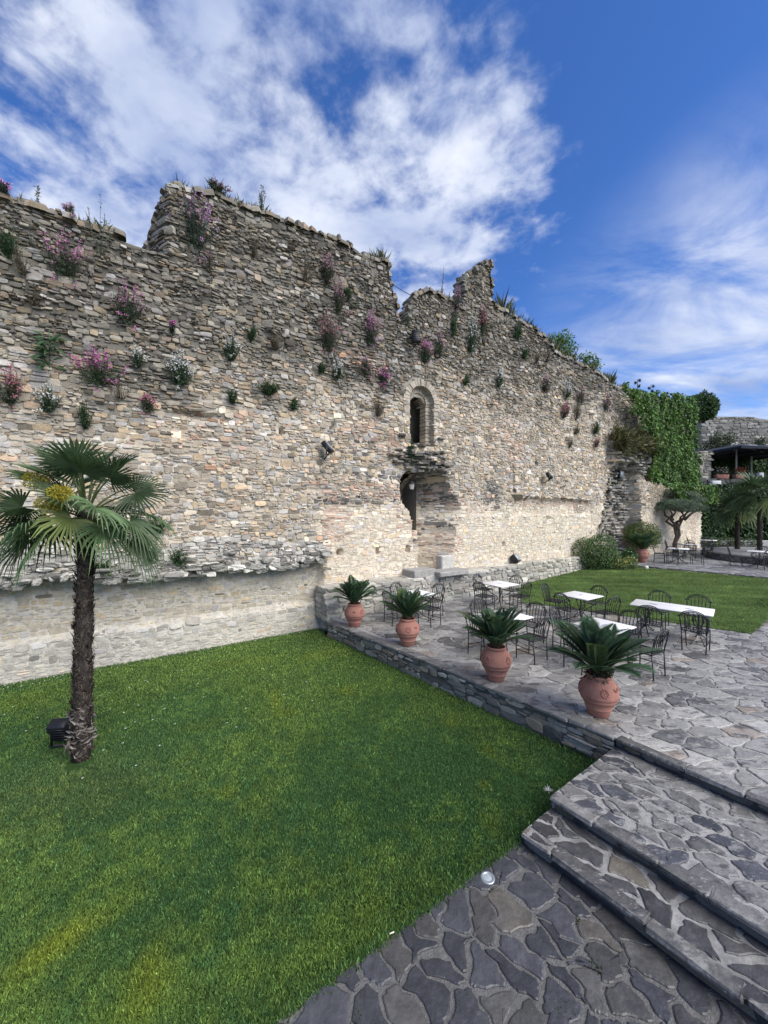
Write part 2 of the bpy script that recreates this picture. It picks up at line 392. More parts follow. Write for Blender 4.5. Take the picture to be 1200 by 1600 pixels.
def off(s, z):
    s, z = np.broadcast_arrays(np.asarray(s, float), np.asarray(z, float))
    o = .11 * (fbm(s * .45, z * .45, 1) - .5) * 2 + .06 * (fbm(s * 1.7, z * 1.7, 2) - .5) * 2
    up = sst(5.5, 9, z)
    o = o * (1 + up) - .022 * np.clip(z - 3, 0, 9) + .05 * up * (fbm(s * 4, z * 5, 12) - .5)
    lz = ledge_z(s)
    left = s < S505 + .05 * np.sin(z * 9)
    rec = left & (z < lz)
    o = np.where(rec, -.27 + .03 * (fbm(s, z * 2, 8) - .5), o)
    o = np.where(left & (z < .86), -.27 + .12 * sst(.86, .70, z) + .04 * (fbm(s * 2, z * 2, 9) - .5), o)
    lip = left & (z >= lz) & (z < lz + .7)
    o = np.where(lip, o + .12 * (1 - (z - lz) / .7) + .12 * (fbm(s * 3, z * 3, 10) - .5), o)
    # shallow eroded cavity band above the ledge and the horizontal scar at x~290-330, y~645
    for cs, cz, rs, rz, d in SCARS:
        o = o + d * np.exp(-((s - cs) / rs) ** 2 - ((z - cz) / rz) ** 2)
    # ledge on the far stretch
    fl = (s > 13.2) & (s < 19.4)
    lz2 = 4.15 + .12 * (fbm(s * 1.4, s * 0, 21) - .5)
    o = np.where(fl & (z > lz2), o + .12 * np.exp(-np.clip(z - lz2, 0, 9) / 1.2), np.where(fl, o - .05, o))
    # the low dressed face right of the corner stands a little proud and flat
    low = (s > S505) & (s < 19.4) & (z < 3.4)
    o = np.where(low, o * .45 + .02, o)
    # end face of the tall part
    zl = np.interp(S_T0, PS, PZ)
    o = np.where((s < S_T) & (s > S_T0 - .4) & (z > zl - .1 + .3 * 0), o - 1.3 * np.clip((S_T - s) / (S_T - S_T0), 0, 1), o)
    # window: two orders of arch, then the dark chamber
    o = np.where(window_in(s, z, WIN_R), -.34, o)
    o = np.where(inner_win(s, z), -.8, o)
    # broken doorway: apse, shaft below, dark pocket on its left
    wob = .16 * (fbm(s * 2.5, z * 2.5, 35) - .5)
    ap = ((s - 8.05) / np.where(s > 8.05, 1.45, .62) + wob) ** 2 + ((z - AP[1]) / np.where(z > AP[1], .85, 1.15) + wob) ** 2
    apd = np.where(ap < 1, -1.35 * np.clip(1 - ap, 0, 1) ** .75, 0)
    s1z = SH1 + .15 + .5 * (fbm(z * 1.6, z * 0, 37) - .5) + .3 * sst(2.2, 3.6, z)
    sh = np.clip((s - SH0) / (s1z - SH0), 0, 1)
    shaft = np.where((s > SH0) & (s < s1z) & (z < AP[1]) & (z > .9), -1.4 * np.clip(1 - sh ** 1.5, 0, 1) * sst(0, .03, sh), 0)
    pk = pocket_in(s, z)
    o = np.where(np.minimum(apd, shaft) < -.02, np.minimum(o * .4 + np.minimum(apd, shaft) + .05 * (fbm(s * 3, z * 4, 31) - .5), o), o)
    o = np.where(pk, np.minimum(o, -.5), o)
    # ragged corbel of broken vault over the apse
    cb = np.exp(-((s - AP[0] - .1) / .85) ** 2) * sst(AP[1] + .55, AP[1] + .78 + .12 * np.sin(s * 6), z) * sst(AP[1] + 1.75, AP[1] + 1.0, z)
    o = o + cb * (.32 + .45 * (fbm(s * 4, z * 5, 33) - .5))
    # putlog holes
    for hs_, hz_ in HOLES:
        o = np.where((np.abs(s - hs_) < .075) & (np.abs(z - hz_) < .10), -.45, o)
    # ruined flank beyond the far bush: facing fallen away, stepped rubble
    sl = 19.5 + np.clip(z - 1.2, 0, 9) * .42
    sr = 25.6 - .28 * z + .5 * (fbm(z * 1.5, z * 0, 41) - .5)
    ru = sst(sl, sl + .25, s) * sst(sr + .4, sr, s) * sst(6.5, 6.2, z)
    stepn = vnoise(np.floor(z * 4.5), np.floor(s * 1.3), 43) * .55 + .3 * fbm(s * 2, z * 3, 44)
    o = o - ru * (1.15 - .12 * z - .0 + .4 * (stepn - .5) + .15)
    brow = (z > 6.1) & (z < 7.4) & (s > 21.2) & (s < 26)
    o = np.where(brow, o + .25 + .4 * (fbm(s * 2, z * 3, 45) - .5), o)
    o = np.where((s > 25.5) & (z > 5.4), o - .8, o)
    o = np.where((z < .55 + .0 * s) & (s > 19.4), o, o)
    return o
AP = (8.42, 4.15)
SH0, SH1 = wp(652, 850)[0], wp(704, 850)[0]
PK = (wp(641, 760)[0], wp(641, 766)[1])
SCARS = [(*wp(305, 648), .55, .10, -.22), (*wp(560, 790), .9, .18, -.06), (*wp(770, 780), .5, .9, -.14), (*wp(480, 765), 1.2, .12, -.05), (*wp(545, 690), .5, .25, -.07), (*wp(210, 755), 1.0, .3, -.06)]

def zones(s, z):
    n = fbm(s * .6, z * .6, 51) - .5
    n2 = fbm(s * 1.5, z * 2.0, 55) - .5
    up = sst(-1.6, 1.6, z - (6.7 + .17 * np.clip(s, 0, 14)) + 4.0 * n + 1.0 * n2)
    lowline = np.where(s < S505, 3.3, np.where(s < 13, 3.6, 4.0))
    lo = sst(.5, -.5, z - lowline + 1.6 * n + 1.0 * n2) * (s > S505 - .2)
    rec = ((s < S505) & (z < ledge_z(s))).astype(float)
    led = ((s < S505 + .1) & (z >= ledge_z(s)) & (z < ledge_z(s) + .75 + .5 * n)).astype(float)
    br = np.zeros_like(s)
    for cs, cz, rs, rz, w in BRICK:
        br = np.maximum(br, w * np.clip(1.5 - ((s - cs) / rs) ** 2 - ((z - cz) / rz) ** 2 + 2.0 * n2, 0, 1))
    dk = np.zeros_like(s)
    for cs, cz, rs, rz, w in DARK:
        dk = np.maximum(dk, w * np.clip(1.4 - ((s - cs) / rs) ** 2 - ((z - cz) / rz) ** 2 + 2.5 * n2, 0, 1))
    return up, lo, rec, led, br, dk
BRICK = [(*wp(525, 815), .6, .7, .9), (*wp(700, 770), 1.3, .55, .8), (*wp(560, 765), 2.0, .45, .55), (*wp(640, 800), .7, .7, .55), (*wp(700, 850), .9, .35, .75),
         (*wp(790, 690), 1.2, 1.3, .5), (*wp(575, 560), 1.0, .35, .6), (*wp(860, 785), 3.0, .25, .65), (*wp(670, 840), .9, .5, .6), (*wp(330, 690), 1.6, .8, .3), (*wp(750, 790), 1.2, .5, .5), (*wp(1083, 810), .5, 1.6, .8), (*wp(590, 690), 1.5, .6, .4)]
DARK = [(*wp(668, 835), .5, 1.0, .55), (*wp(690, 765), .8, .55, .5), (*wp(770, 775), .55, .8, .8), (*wp(700, 815), .8, .2, .7), (*wp(600, 745), 1.2, .18, .6), (*wp(690, 735), .9, .35, .7), (*wp(560, 700), .9, .3, .5), (*wp(545, 782), 1.6, .16, .5)]
def stone_colour(s, z, g):
    up, lo, rec, led, br, dk = zones(s, z)
    n = len(s)
    e = lambda *c: np.array(c)[None]
    col = np.tile(e(.41, .352, .268), (n, 1))
    col = col + up[:, None] * (e(.208, .190, .154) - col)  # weathered grey towards the top, with the shade there put into the colour
    col = col + lo[:, None] * (e(.60, .53, .41) - col)
    col = col + rec[:, None] * (e(.44, .39, .295) - col)
    pl = rec * (z < .8)
    col = col + pl[:, None] * (e(.44, .41, .345) - col)
    col = col + led[:, None] * (e(.40, .38, .33) - col)
    k = g.random(n)
    brk = (k < br * .62) 
    col[brk] = e(.44, .305, .23) * (.75 + .5 * g.random(brk.sum()))[:, None]
    dkm = g.random(n) < dk
    col[dkm] = e(.16, .15, .135) * (.7 + .6 * g.random(dkm.sum()))[:, None]
    amp = .23 - .12 * np.clip(lo + rec, 0, 1)
    col = col * np.exp(g.normal(0, 1, n) * amp)[:, None]
    h = g.random(n); w = (1 - .6 * np.clip(lo + rec, 0, 1))
    pink = (h < .07 * w) & ~brk
    col[pink] *= e(1.08, .93, .85)
    grey = (h > .62) & (h < .62 + .20 * w)
    col[grey] = col[grey].mean(1)[:, None] * e(1.07, 1.0, .90)
    wht = (h > .96)
    col[wht] = col[wht] * .4 + e(.50, .485, .45) * .6
    drk = (h > .55) & (h < .55 + .05 * w)
    col[drk] *= .5
    tan = (h > .2) & (h < .2 + .12 * w)
    col[tan] *= e(1.10, .99, .84)
    return np.clip(col, .03, .75)
def mortar_colour(s, z):
    up, lo, rec, led, br, dk = zones(s, z)
    e = lambda *c: np.array(c)[None]
    col = np.tile(e(.40, .355, .28), (len(s), 1))
    pale = sst(.50, .60, fbm(s * .9, z * 1.1, 61))[:, None]
    col = col + pale * (e(.56, .52, .44) - col)
    thin = sst(.56, .44, fbm(s * .8 + 9, z * .8, 62))[:, None]
    col = col + thin * .45 * (e(.20, .18, .145) - col)
    col = col + up[:, None] * (e(.118, .110, .090) - col)
    col = col + lo[:, None] * (e(.50, .43, .33) - col)
    col = col + rec[:, None] * (e(.50, .46, .38) - col)
    col = col + led[:, None] * (e(.28, .27, .24) - col)
    col = col + (br * .5)[:, None] * (e(.45, .34, .26) - col)
    return col * (.8 + .4 * fbm(s * 3, z * 3, 63))[:, None]

def rubble_stones(mb, Pc, t1, t2, nn, w, h, p, col, K, g, power=3.2, tilt=.25, rings=((1.0, -1.0), (1.0, .45), (.93, .90), (.6, 1.0)), jit=.085, sink=.06):
    """many irregular stones at once: rounded outlines in the t1-t2 plane, raised p along nn"""
    n = len(Pc)
    if n == 0: return
    if K >= 12: a = np.radians([18, 44, 72, 108, 136, 162, 198, 224, 252, 288, 316, 342])[None] + g.uniform(-.13, .13, (n, 12)); K = 12
    elif K == 8: a = np.radians([25, 52, 128, 155, 205, 232, 308, 335])[None] + g.uniform(-.2, .2, (n, 8))
    else: a = np.linspace(0, 2 * math.pi, K, endpoint=False)[None] + g.uniform(-.25, .25, (n, K)) * (2 * math.pi / K) * .9
    pw = g.uniform(power * .7, power * 1.5, n)[:, None]
    ca, sa = np.cos(a), np.sin(a)
    r = (np.abs(ca) ** pw + np.abs(sa) ** pw) ** (-1 / pw) * (1 + g.uniform(-jit, jit, (n, K)))
    x, y = r * ca, r * sa
    y = y + x * g.normal(0, .12, n)[:, None] ; 
    tx, ty = g.normal(0, tilt, n)[:, None], g.normal(0, tilt, n)[:, None]
    VV = []
    for sc, d in rings:
        dep = np.full((n, K), -sink) if d < 0 else p[:, None] * d * (1 + np.clip(tx * x * sc + ty * y * sc, -.6, .6)) + (g.uniform(-.12, .12, (n, K)) * p[:, None] if d > .5 else 0)
        VV.append(Pc[:, None] + t1[:, None] * (x * sc * w[:, None] * .5)[..., None] + t2[:, None] * (y * sc * h[:, None] * .5)[..., None] + nn[:, None] * dep[..., None])
    ctr = (Pc + nn * (p * (1.0 + g.uniform(-.1, .15, n)))[:, None])[:, None]
    V = np.concatenate(VV + [ctr], 1); m = V.shape[1]
    nr = len(rings)
    i = np.arange(K); k = (i + 1) % K
    q = np.concatenate([np.stack([r_ * K + i, r_ * K + k, (r_ + 1) * K + k, (r_ + 1) * K + i], 1) for r_ in range(nr - 1)])
    t = np.stack([(nr - 1) * K + i, (nr - 1) * K + k, np.full(K, m - 1)], 1)
    base = (np.arange(n) * m)[:, None, None]
    mb.add(V.reshape(-1, 3), [(q[None] + base).reshape(-1, 4), (t[None] + base).reshape(-1, 3)], np.repeat(col, m, 0))

def facing_layout(s0, s1, z0, z1fun, g, hmean=.125, wr=(1.3, 3.6), split=.4):
    """courses of irregular stones; returns centres and sizes in (s, z)"""
    out = []
    z = z0; zmax = float(np.max(z1fun(np.linspace(s0, s1, 200)))) + .2
    while z < zmax:
        h = hmean * g.uniform(.65, 1.5)
        s = s0 - g.uniform(0, .4)
        while s < s1:
            hh = h * g.uniform(.85, 1.2)
            w = hh * g.uniform(*wr) * (1.25 if h < hmean else 1)
            r = g.random()
            if r < split:
                f = g.uniform(.35, .65)
                for (zz, h2) in ((z + h * f / 2, h * f), (z + h * (f + (1 - f) / 2), h * (1 - f))):
                    if g.random() < .45:
                        out.append((s + w / 2, zz, w, h2))
                    else:
                        q = g.uniform(.35, .65)
                        out.append((s + w * q / 2, zz, w * q, h2)); out.append((s + w * (q + (1 - q) / 2), zz, w * (1 - q), h2))
            elif r < split + .05:
                out.append((s + w / 2, z + h * .75, w, h * 1.5))
            else:
                out.append((s + w / 2, z + h / 2, w, hh))
            s += w
        z += h
    a = np.array(out)
    # courses wander
    a[:, 1] += .22 * (fbm(a[:, 0] * .5, a[:, 1] * .7, 71) - .5) + .10 * (fbm(a[:, 0] * 1.6, a[:, 1] * 1.6, 72) - .5)
    a[:, 0] += g.normal(0, .018, len(a)); a[:, 1] += g.normal(0, .016, len(a)); a[:, 3] *= g.uniform(.78, 1.25, len(a))
    return a

def build_wall():
    root = thing('fortress_wall', 'tall ruined medieval stone wall with broken top and arched opening, along the garden', 'wall', tuple(P0))
    # core: a height field of mortar and rubble with real depth
    mb = MB()
    for sa, sb, ds, dz in ((S_A, 3.6, .075, .07), (3.6, 13.0, .06, .055), (13.0, 20.0, .085, .085), (20.0, S_B, .12, .10)):
        ss = np.arange(0, int(round((sb - sa) / ds)) + 1) * ds + sa; ss[-1] = sb
        zz = np.arange(-.1, 14.2, dz)
        T = ztop(ss)
        Sg, Zg = np.meshgrid(ss, zz, indexing='ij')
        Zc = np.minimum(Zg, T[:, None])
        O = off(Sg, Zc)
        nS, nZ = Sg.shape
        id_ = np.arange(nS * nZ).reshape(nS, nZ)
        ok = (Zg[:-1, :-1] < T[:-1, None]) | (Zg[1:, :-1] < T[1:, None])
        f = np.stack([id_[:-1, :-1], id_[1:, :-1], id_[1:, 1:], id_[:-1, 1:]], -1)[ok]
        cs_, cz_ = Sg[f_].mean(-1) if False else (Sg.ravel()[f].mean(1), Zc.ravel()[f].mean(1))
        f = f[~(inner_win(cs_, cz_) | pocket_in(cs_, cz_))]
        used, inv = np.unique(f, return_inverse=True)
        V = W(Sg.ravel()[used], Zc.ravel()[used], O.ravel()[used])
        mb.add(V, inv.reshape(-1, 4), mortar_colour(Sg.ravel()[used], Zc.ravel()[used]))
    # top, back and ends
    ss = np.linspace(S_A, S_B, 260); T = ztop(ss); O = off(ss, T)
    n = len(ss); thv = np.interp(ss, [6.2, 6.6, 12.3, 12.7], [1.9, .5, .5, 1.9]); th = 1.9
    V = np.concatenate([W(ss, T, O), W(ss, T - .12, -thv), W(ss, 0 * T - .1, np.full(n, -th - .2))])
    i = np.arange(n - 1)
    mb.add(V, np.concatenate([np.stack([i, i + 1, n + i + 1, n + i], 1), np.stack([n + i, n + i + 1, 2 * n + i + 1, 2 * n + i], 1)]), mortar_colour(np.tile(ss, 3), np.concatenate([T, T, T])))
    for s_ in (S_A, S_B):
        t_ = float(ztop(s_)); zz = np.linspace(-.1, t_, 40)
        V = np.concatenate([W(np.full(40, s_), zz, off(np.full(40, s_), zz)), W(np.full(40, s_), zz, np.full(40, -th - .1))])
        j = np.arange(39)
        mb.add(V, np.stack([j, j + 1, 41 + j, 40 + j], 1), mortar_colour(np.full(80, s_), np.tile(zz, 2)))
    core = mb.build('wall_core', M_wall, root, loc=P0)
    # facing stones
    g = np.random.default_rng(11)
    L = np.concatenate([facing_layout(S_A, 17.0, .0, ztop, g, hmean=.092, wr=(.9, 2.5)), facing_layout(17.0, S_B, .3, ztop, g, hmean=.115, wr=(1.0, 2.6))])
    s, z, w, h = L.T
    T = ztop(s)
    keep = (z < T + .05) & (w > .04) & (z > 0)
    eps = .05
    o = off(s, z)
    gs = (off(s + eps, z) - off(s - eps, z)) / (2 * eps)
    gz = (off(s, z + eps) - off(s, z - eps)) / (2 * eps)
    keep &= (np.abs(gs) < 3.5) & (np.abs(gz) < 2.2) & (o > -1.75)
    w = w * np.sqrt(1 + np.clip(gs, -2.2, 2.2) ** 2); h = h * np.sqrt(1 + np.clip(gz, -1.6, 1.6) ** 2)
    keep &= ~window_in(s, z, WIN_R + .05)
    keep &= ~(pocket_in(s + w * .3, z) | pocket_in(s - w * .3, z))
    keep &= ~((np.sqrt((s - WIN_S) ** 2 + np.maximum(z - WIN_ZC, 0) ** 2) < WIN_R + .33) & (z > WIN_ZC))
    for hs_, hz_ in HOLES:
        keep &= ~((np.abs(s - hs_) < .06 + w * .4) & (np.abs(z - hz_) < .08 + h * .4))
    s, z, w, h, o, gs, gz = (v[keep] for v in (s, z, w, h, o, gs, gz))
    up, lo, rec, led, br, dk = zones(s, z)
    # brick courses are thin
    thin = (g.random(len(s)) < br)
    h = np.where(thin & (h > .07), h * .5, h)
    gone = g.random(len(s)) < (.05 + .05 * up)
    t1 = U[None] + N[None] * gs[:, None]; t1 /= np.linalg.norm(t1, axis=1)[:, None]
    t2 = Zv[None] + N[None] * gz[:, None]; t2 -= t1 * (t1 * t2).sum(1)[:, None]; t2 /= np.linalg.norm(t2, axis=1)[:, None]
    nn = np.cross(t1, t2)
    nn *= np.sign((nn @ N))[:, None]
    fl = np.clip(lo + rec, 0, 1)
    p = g.uniform(.011, .036, len(s)) * (1 + .75 * up) * (1 - .60 * fl) + .02 * led
    gap = .001 + .003 * fl + .010 * rec + .006 * up + .010 * g.random(len(s))
    col = stone_colour(s, z, g)
    Pc = W(s, z, o)
    M_ = ~gone
    near = s < 15
    mbf = MB()
    for sel, K in ((M_ & near, 12), (M_ & ~near, 8)):
        rubble_stones(mbf, Pc[sel], t1[sel], t2[sel], nn[sel], np.maximum(w[sel] - gap[sel] * 1.2, .03), np.maximum(h[sel] - gap[sel], .025), p[sel], col[sel], K, g, power=5.0)
    # loose stones along the broken top, following its slope
    sf = np.linspace(S_A, 24, 4000); zf = np.interp(sf, PS, PZ); arc = np.concatenate([[0], np.cumsum(np.hypot(np.diff(sf), np.diff(zf)))])
    q = np.arange(0, arc[-1], .15); q = q + g.uniform(-.05, .05, len(q)); ss = np.interp(q, arc, sf)
    sl = (np.interp(ss + .06, PS, PZ) - np.interp(ss - .06, PS, PZ)) / .12
    tt0 = U[None] + Zv[None] * sl[:, None]; tt0 /= np.linalg.norm(tt0, axis=1)[:, None]
    nn0 = np.cross(-N[None], -tt0); nn0 *= np.sign(nn0[:, 2:] + 1e-9)
    for dd in (-.08, -.42, -.8, -1.2, -1.6):
        if dd < -.5:
            kq = (ss < 6.3) | (ss > 12.7); ss, sl, tt0, nn0 = ss[kq], sl[kq], tt0[kq], nn0[kq]
        n = len(ss); tt = ztop(ss) - .03; oo = off(ss, tt - .05) + dd + g.normal(0, .05, n)
        steep = np.abs(sl) > .9
        rubble_stones(mbf, W(ss, tt, oo), tt0, np.tile(-N, (n, 1)), nn0, g.uniform(.15, .36, n) * np.where(steep, .55, 1), g.uniform(.25, .42, n), g.uniform(.04, .12, n), stone_colour(ss, tt, g), 8, g, power=4)
    # ragged lumps of core hanging over the eroded recess
    n = 260; ss = g.uniform(S_A, S505 + .1, n); lz = ledge_z(ss); zz = lz + np.abs(g.normal(0, .16, n)) - .07 + .10 * (fbm(ss * 2.2, ss * 0, 90) - .5); oo = off(ss, lz + .12) + g.uniform(-.10, .07, n)
    c_ = np.array((.36, .345, .30))[None] * np.exp(g.normal(0, .3, n))[:, None]; dkk = g.random(n) < .25; c_[dkk] *= .55
    rubble_stones(mbf, W(ss, zz, oo), np.tile(U, (n, 1)), np.tile(Zv, (n, 1)), np.tile(N, (n, 1)), g.uniform(.12, .48, n), g.uniform(.06, .17, n), g.uniform(.05, .17, n), c_, 12, g, sink=.25, tilt=.35)
    # broken slabs of the fallen vault sticking out over the apse
    n = 150; ss = g.normal(AP[0] - .1, .55, n); zz = AP[1] + .50 + np.abs(g.normal(0, .5, n)) + .35 * np.abs(ss - AP[0]); m = MB()
    for i in range(n):
        m.box(W(ss[i], zz[i], float(off(ss[i], zz[i])) + g.uniform(-.08, .10)), (g.uniform(.12, .34), g.uniform(.2, .4), g.uniform(.03, .09)), UANG + g.normal(0, .4), np.array((.20, .185, .155)) * g.uniform(.45, 1.5), bev=.012)
    m.build('vault_rubble', M_wall, root, smooth=False, loc=P0)
    mbf.build('stone_facing', M_wall, root, smooth=False, loc=P0)
    n = 420; m = MB(); zz = g.uniform(1.0, 7.2, n); ss = 19.7 + np.clip(zz - 1.2, 0, 9) * .42 + g.random(n) ** .8 * (5.4 - .62 * np.clip(zz - 1, 0, 9) + 1.4 * (zz > 5.8))
    zz = np.round(zz / .16) * .16 + g.normal(0, .02, n)
    for i in range(n):
        m.box(W(ss[i], zz[i], float(off(ss[i], zz[i])) + g.uniform(-.05, .12)), (g.uniform(.18, .6), g.uniform(.25, .55), g.uniform(.05, .13)), UANG + g.normal(0, .3), np.array((.29, .275, .24)) * g.uniform(.4, 1.5), bev=.02)
    m.build('fallen_rubble', M_wall, root, smooth=False, loc=P0)
    # rooms inside the wall thickness, reached by the window and by the broken hole
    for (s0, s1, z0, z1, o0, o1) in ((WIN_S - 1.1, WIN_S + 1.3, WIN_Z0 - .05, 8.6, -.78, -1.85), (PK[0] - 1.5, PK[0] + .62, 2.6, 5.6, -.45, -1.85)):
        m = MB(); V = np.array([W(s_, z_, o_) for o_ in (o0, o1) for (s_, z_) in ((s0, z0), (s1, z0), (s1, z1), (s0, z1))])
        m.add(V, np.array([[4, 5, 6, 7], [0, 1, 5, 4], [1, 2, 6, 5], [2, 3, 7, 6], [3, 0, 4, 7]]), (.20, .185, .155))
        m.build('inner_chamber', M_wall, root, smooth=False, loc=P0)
    # arch ring: two orders of voussoirs and the jamb stones
    def ring(rad, thick, depth_o, proud, cnt, col0):
        m = MB()
        for k in range(cnt):
            a0, a1 = math.pi * k / cnt + .012, math.pi * (k + 1) / cnt - .012
            rr = rad + thick * g.uniform(.9, 1.12)
            prt = proud + g.uniform(-.015, .02)
            pts = []
            for o_ in (depth_o - .3, depth_o + prt):
                for (r_, a_) in ((rad, a0), (rr, a0), (rr, a1), (rad, a1)):
                    pts.append(W(WIN_S + r_ * math.cos(a_), WIN_ZC + r_ * math.sin(a_), o_))
            m.add(np.array(pts), [np.array([[0, 1, 5, 4], [1, 2, 6, 5], [2, 3, 7, 6], [3, 0, 4, 7], [4, 5, 6, 7]])], np.array(col0) * g.uniform(.7, 1.25))
        for sd in (-1, 1):
            z_ = WIN_Z0
            while z_ < WIN_ZC - .04:
                hh = min(g.uniform(.10, .2), WIN_ZC - z_)
                x0, x1 = WIN_S + sd * rad, WIN_S + sd * (rad + thick * g.uniform(.8, 1.3))
                c = W((x0 + x1) / 2, z_ + hh / 2, depth_o - .15 + proud / 2)
                m.box(c, (abs(x1 - x0), .3 + proud + g.uniform(-.02, .02), hh - .015), UANG, np.array(col0) * g.uniform(.7, 1.25), bev=.012)
                z_ += hh
        return m
    oo = float(off(WIN_S - .8, 7.4))
    ring(WIN_R, .24, oo, .05, 17, (.36, .32, .255)).build('arch_surround', M_wall, root, smooth=False, loc=P0)
    ring(WIN_R - .2, .2, -.36, .06, 13, (.40, .35, .27)).build('inner_arch', M_wall, root, smooth=False, loc=P0)
    return root
WALL = build_wall()

# blocks and steps at the broken doorway
def slab(name, label, cat, px, py, size, dz=0, col=(.5, .5, .48), o=0.0, rz=0.0, mat=None, z=None, group=None):
    s, zz = wp(px, py, o)
    if z is not None: zz = z
    c = W(s, zz, o)
    m = MB(); g = np.random.default_rng(int(px * 7 + py))
    m.box((0, 0, size[2] / 2), size, 0, col, bev=.03)
    V = m.V[0]; V += g.normal(0, .008, V.shape)
    ob = m.build(name, mat or M_wall, smooth=False)
    ob.location = tuple(c); ob.rotation_euler = (0, 0, UANG + rz)
    return tag(ob, label, cat, group)

# low stone bench wall on the terrace, and the plinth along the second lawn
def low_wall(name, label, s0, s1, o_front, o_back, zb, zt, col, seed, cap=True, pale=1.0):
    g = np.random.default_rng(seed)
    root = thing(name, label, 'wall', tuple(W(s0, zb, o_front)))
    lo = W(s0, zb, o_front)
    m = MB()
    ns = int((s1 - s0) / .12) + 2; ss = np.linspace(s0, s1, ns)
    tz = zt + .05 * (fbm(ss * 1.3, ss * 0, seed) - .5) * 2
    n = ns
    zz = np.linspace(0, 1, 14)
    Sg, Kg = np.meshgrid(ss, zz, indexing='ij'); Zg = zb + (tz[:, None] - zb) * Kg
    Of = o_front + .04 * (fbm(Sg * 2, Zg * 2, seed + 1) - .5) - .05 * Kg
    id_ = np.arange(Sg.size).reshape(Sg.shape)
    m.add(W(Sg, Zg, Of).reshape(-1, 3), np.stack([id_[:-1, :-1], id_[1:, :-1], id_[1:, 1:], id_[:-1, 1:]], -1).reshape(-1, 4), np.array(col) * .95)
    V = np.concatenate([W(ss, tz, Of[:, -1]), W(ss, tz + .03, np.full(n, o_back))]); i = np.arange(n - 1)
    m.add(V, np.stack([i, i + 1, n + i + 1, n + i], 1), np.array(col) * .9)
    for k in (0, -1):
        c = np.array([W(ss[k], zb, o_front), W(ss[k], tz[k], Of[k, -1]), W(ss[k], tz[k] + .03, o_back), W(ss[k], zb, o_back)])
        m.add(c, np.array([[0, 1, 2, 3]]), np.array(col) * .9)
    m.build('mortar_body', M_wall, root, loc=lo)
    f = MB()
    L = facing_layout(s0, s1, zb, lambda q: np.full(len(q), zt), g, hmean=.15, wr=(1.2, 3.0), split=.3)
    L = L[(L[:, 1] < zt - .02) & (L[:, 1] > zb) & (L[:, 0] > s0) & (L[:, 0] < s1)]
    s, z, w, h = L.T; k = len(s)
    cc = np.array(col)[None] * np.exp(g.normal(0, .22, k))[:, None]
    cc[g.random(k) < .3] *= np.array([.9, .95, 1.0]) * .8
    rubble_stones(f, W(s, z, o_front - .03 * (z - zb) / (zt - zb)), np.tile(U, (k, 1)), np.tile(Zv, (k, 1)), np.tile(N, (k, 1)), w - .02, h - .015, g.uniform(.015, .045, k), cc, 8, g)
    # end stones
    zz = np.arange(zb + .08, zt, .15); k = len(zz)
    for se, sg in ((s0, -1), (s1, 1)):
        ww = (o_front - o_back) / 2
        for j in range(2):
            rubble_stones(f, W(np.full(k, se), zz, np.full(k, o_back + ww * (j + .5))), np.tile(N, (k, 1)), np.tile(Zv, (k, 1)), np.tile(U * sg, (k, 1)), np.full(k, ww) - .02, np.full(k, .14), g.uniform(.01, .04, k), np.array(col)[None] * np.exp(g.normal(0, .2, k))[:, None], 8, g)
    if cap:
        s_ = s0
        tops = []
        while s_ < s1:
            w_ = g.uniform(.3, .75); tops.append((s_ + w_ / 2, w_)); s_ += w_
        tops = np.array(tops); k = len(tops)
        for (oc, dp) in ((o_front - .17, .40), (o_front - .55, .40)):
            if oc - dp / 2 < o_back - .2: continue
            rubble_stones(f, W(tops[:, 0], np.full(k, zt - .01), np.full(k, oc)), np.tile(U, (k, 1)), np.tile(-N, (k, 1)), np.tile(Zv, (k, 1)), tops[:, 1] - .025, np.full(k, dp - .02), g.uniform(.03, .06, k), np.array(col)[None] * np.exp(g.normal(0, .2, k))[:, None], 9, g, power=4.5, tilt=.1, sink=.05)
    f.build('stone_facing', M_wall, root, smooth=False, loc=lo)
    return root
low_wall('low_stone_wall', 'low grey stone bench wall on the terrace at the foot of the ruined wall', 4.05, 12.7, .70, -.1, .38, 1.30, (.37, .35, .30), 101)
low_wall('low_stone_wall', 'low pale stone plinth along the striped lawn, ending at the big green bush', 12.75, 21.5, .42, -.1, .40, 1.32, (.41, .38, .31), 102)
slab('stone_block', 'upright white marble block at the foot of the broken doorway', 'stone block', 695, 888, (.62, .35, .62), col=(.46, .44, .39), o=.16, z=1.31)
slab('stone_step', 'worn grey rounded step slab lying below the white marble block', 'step', 700, 905, (1.35, .75, .17), col=(.29, .28, .26), o=.62, z=1.31)
slab('stone_step', 'grey stone landing block just outside the broken doorway shaft', 'step', 655, 893, (.95, .7, .26), col=(.30, .29, .265), o=.35, z=1.31)

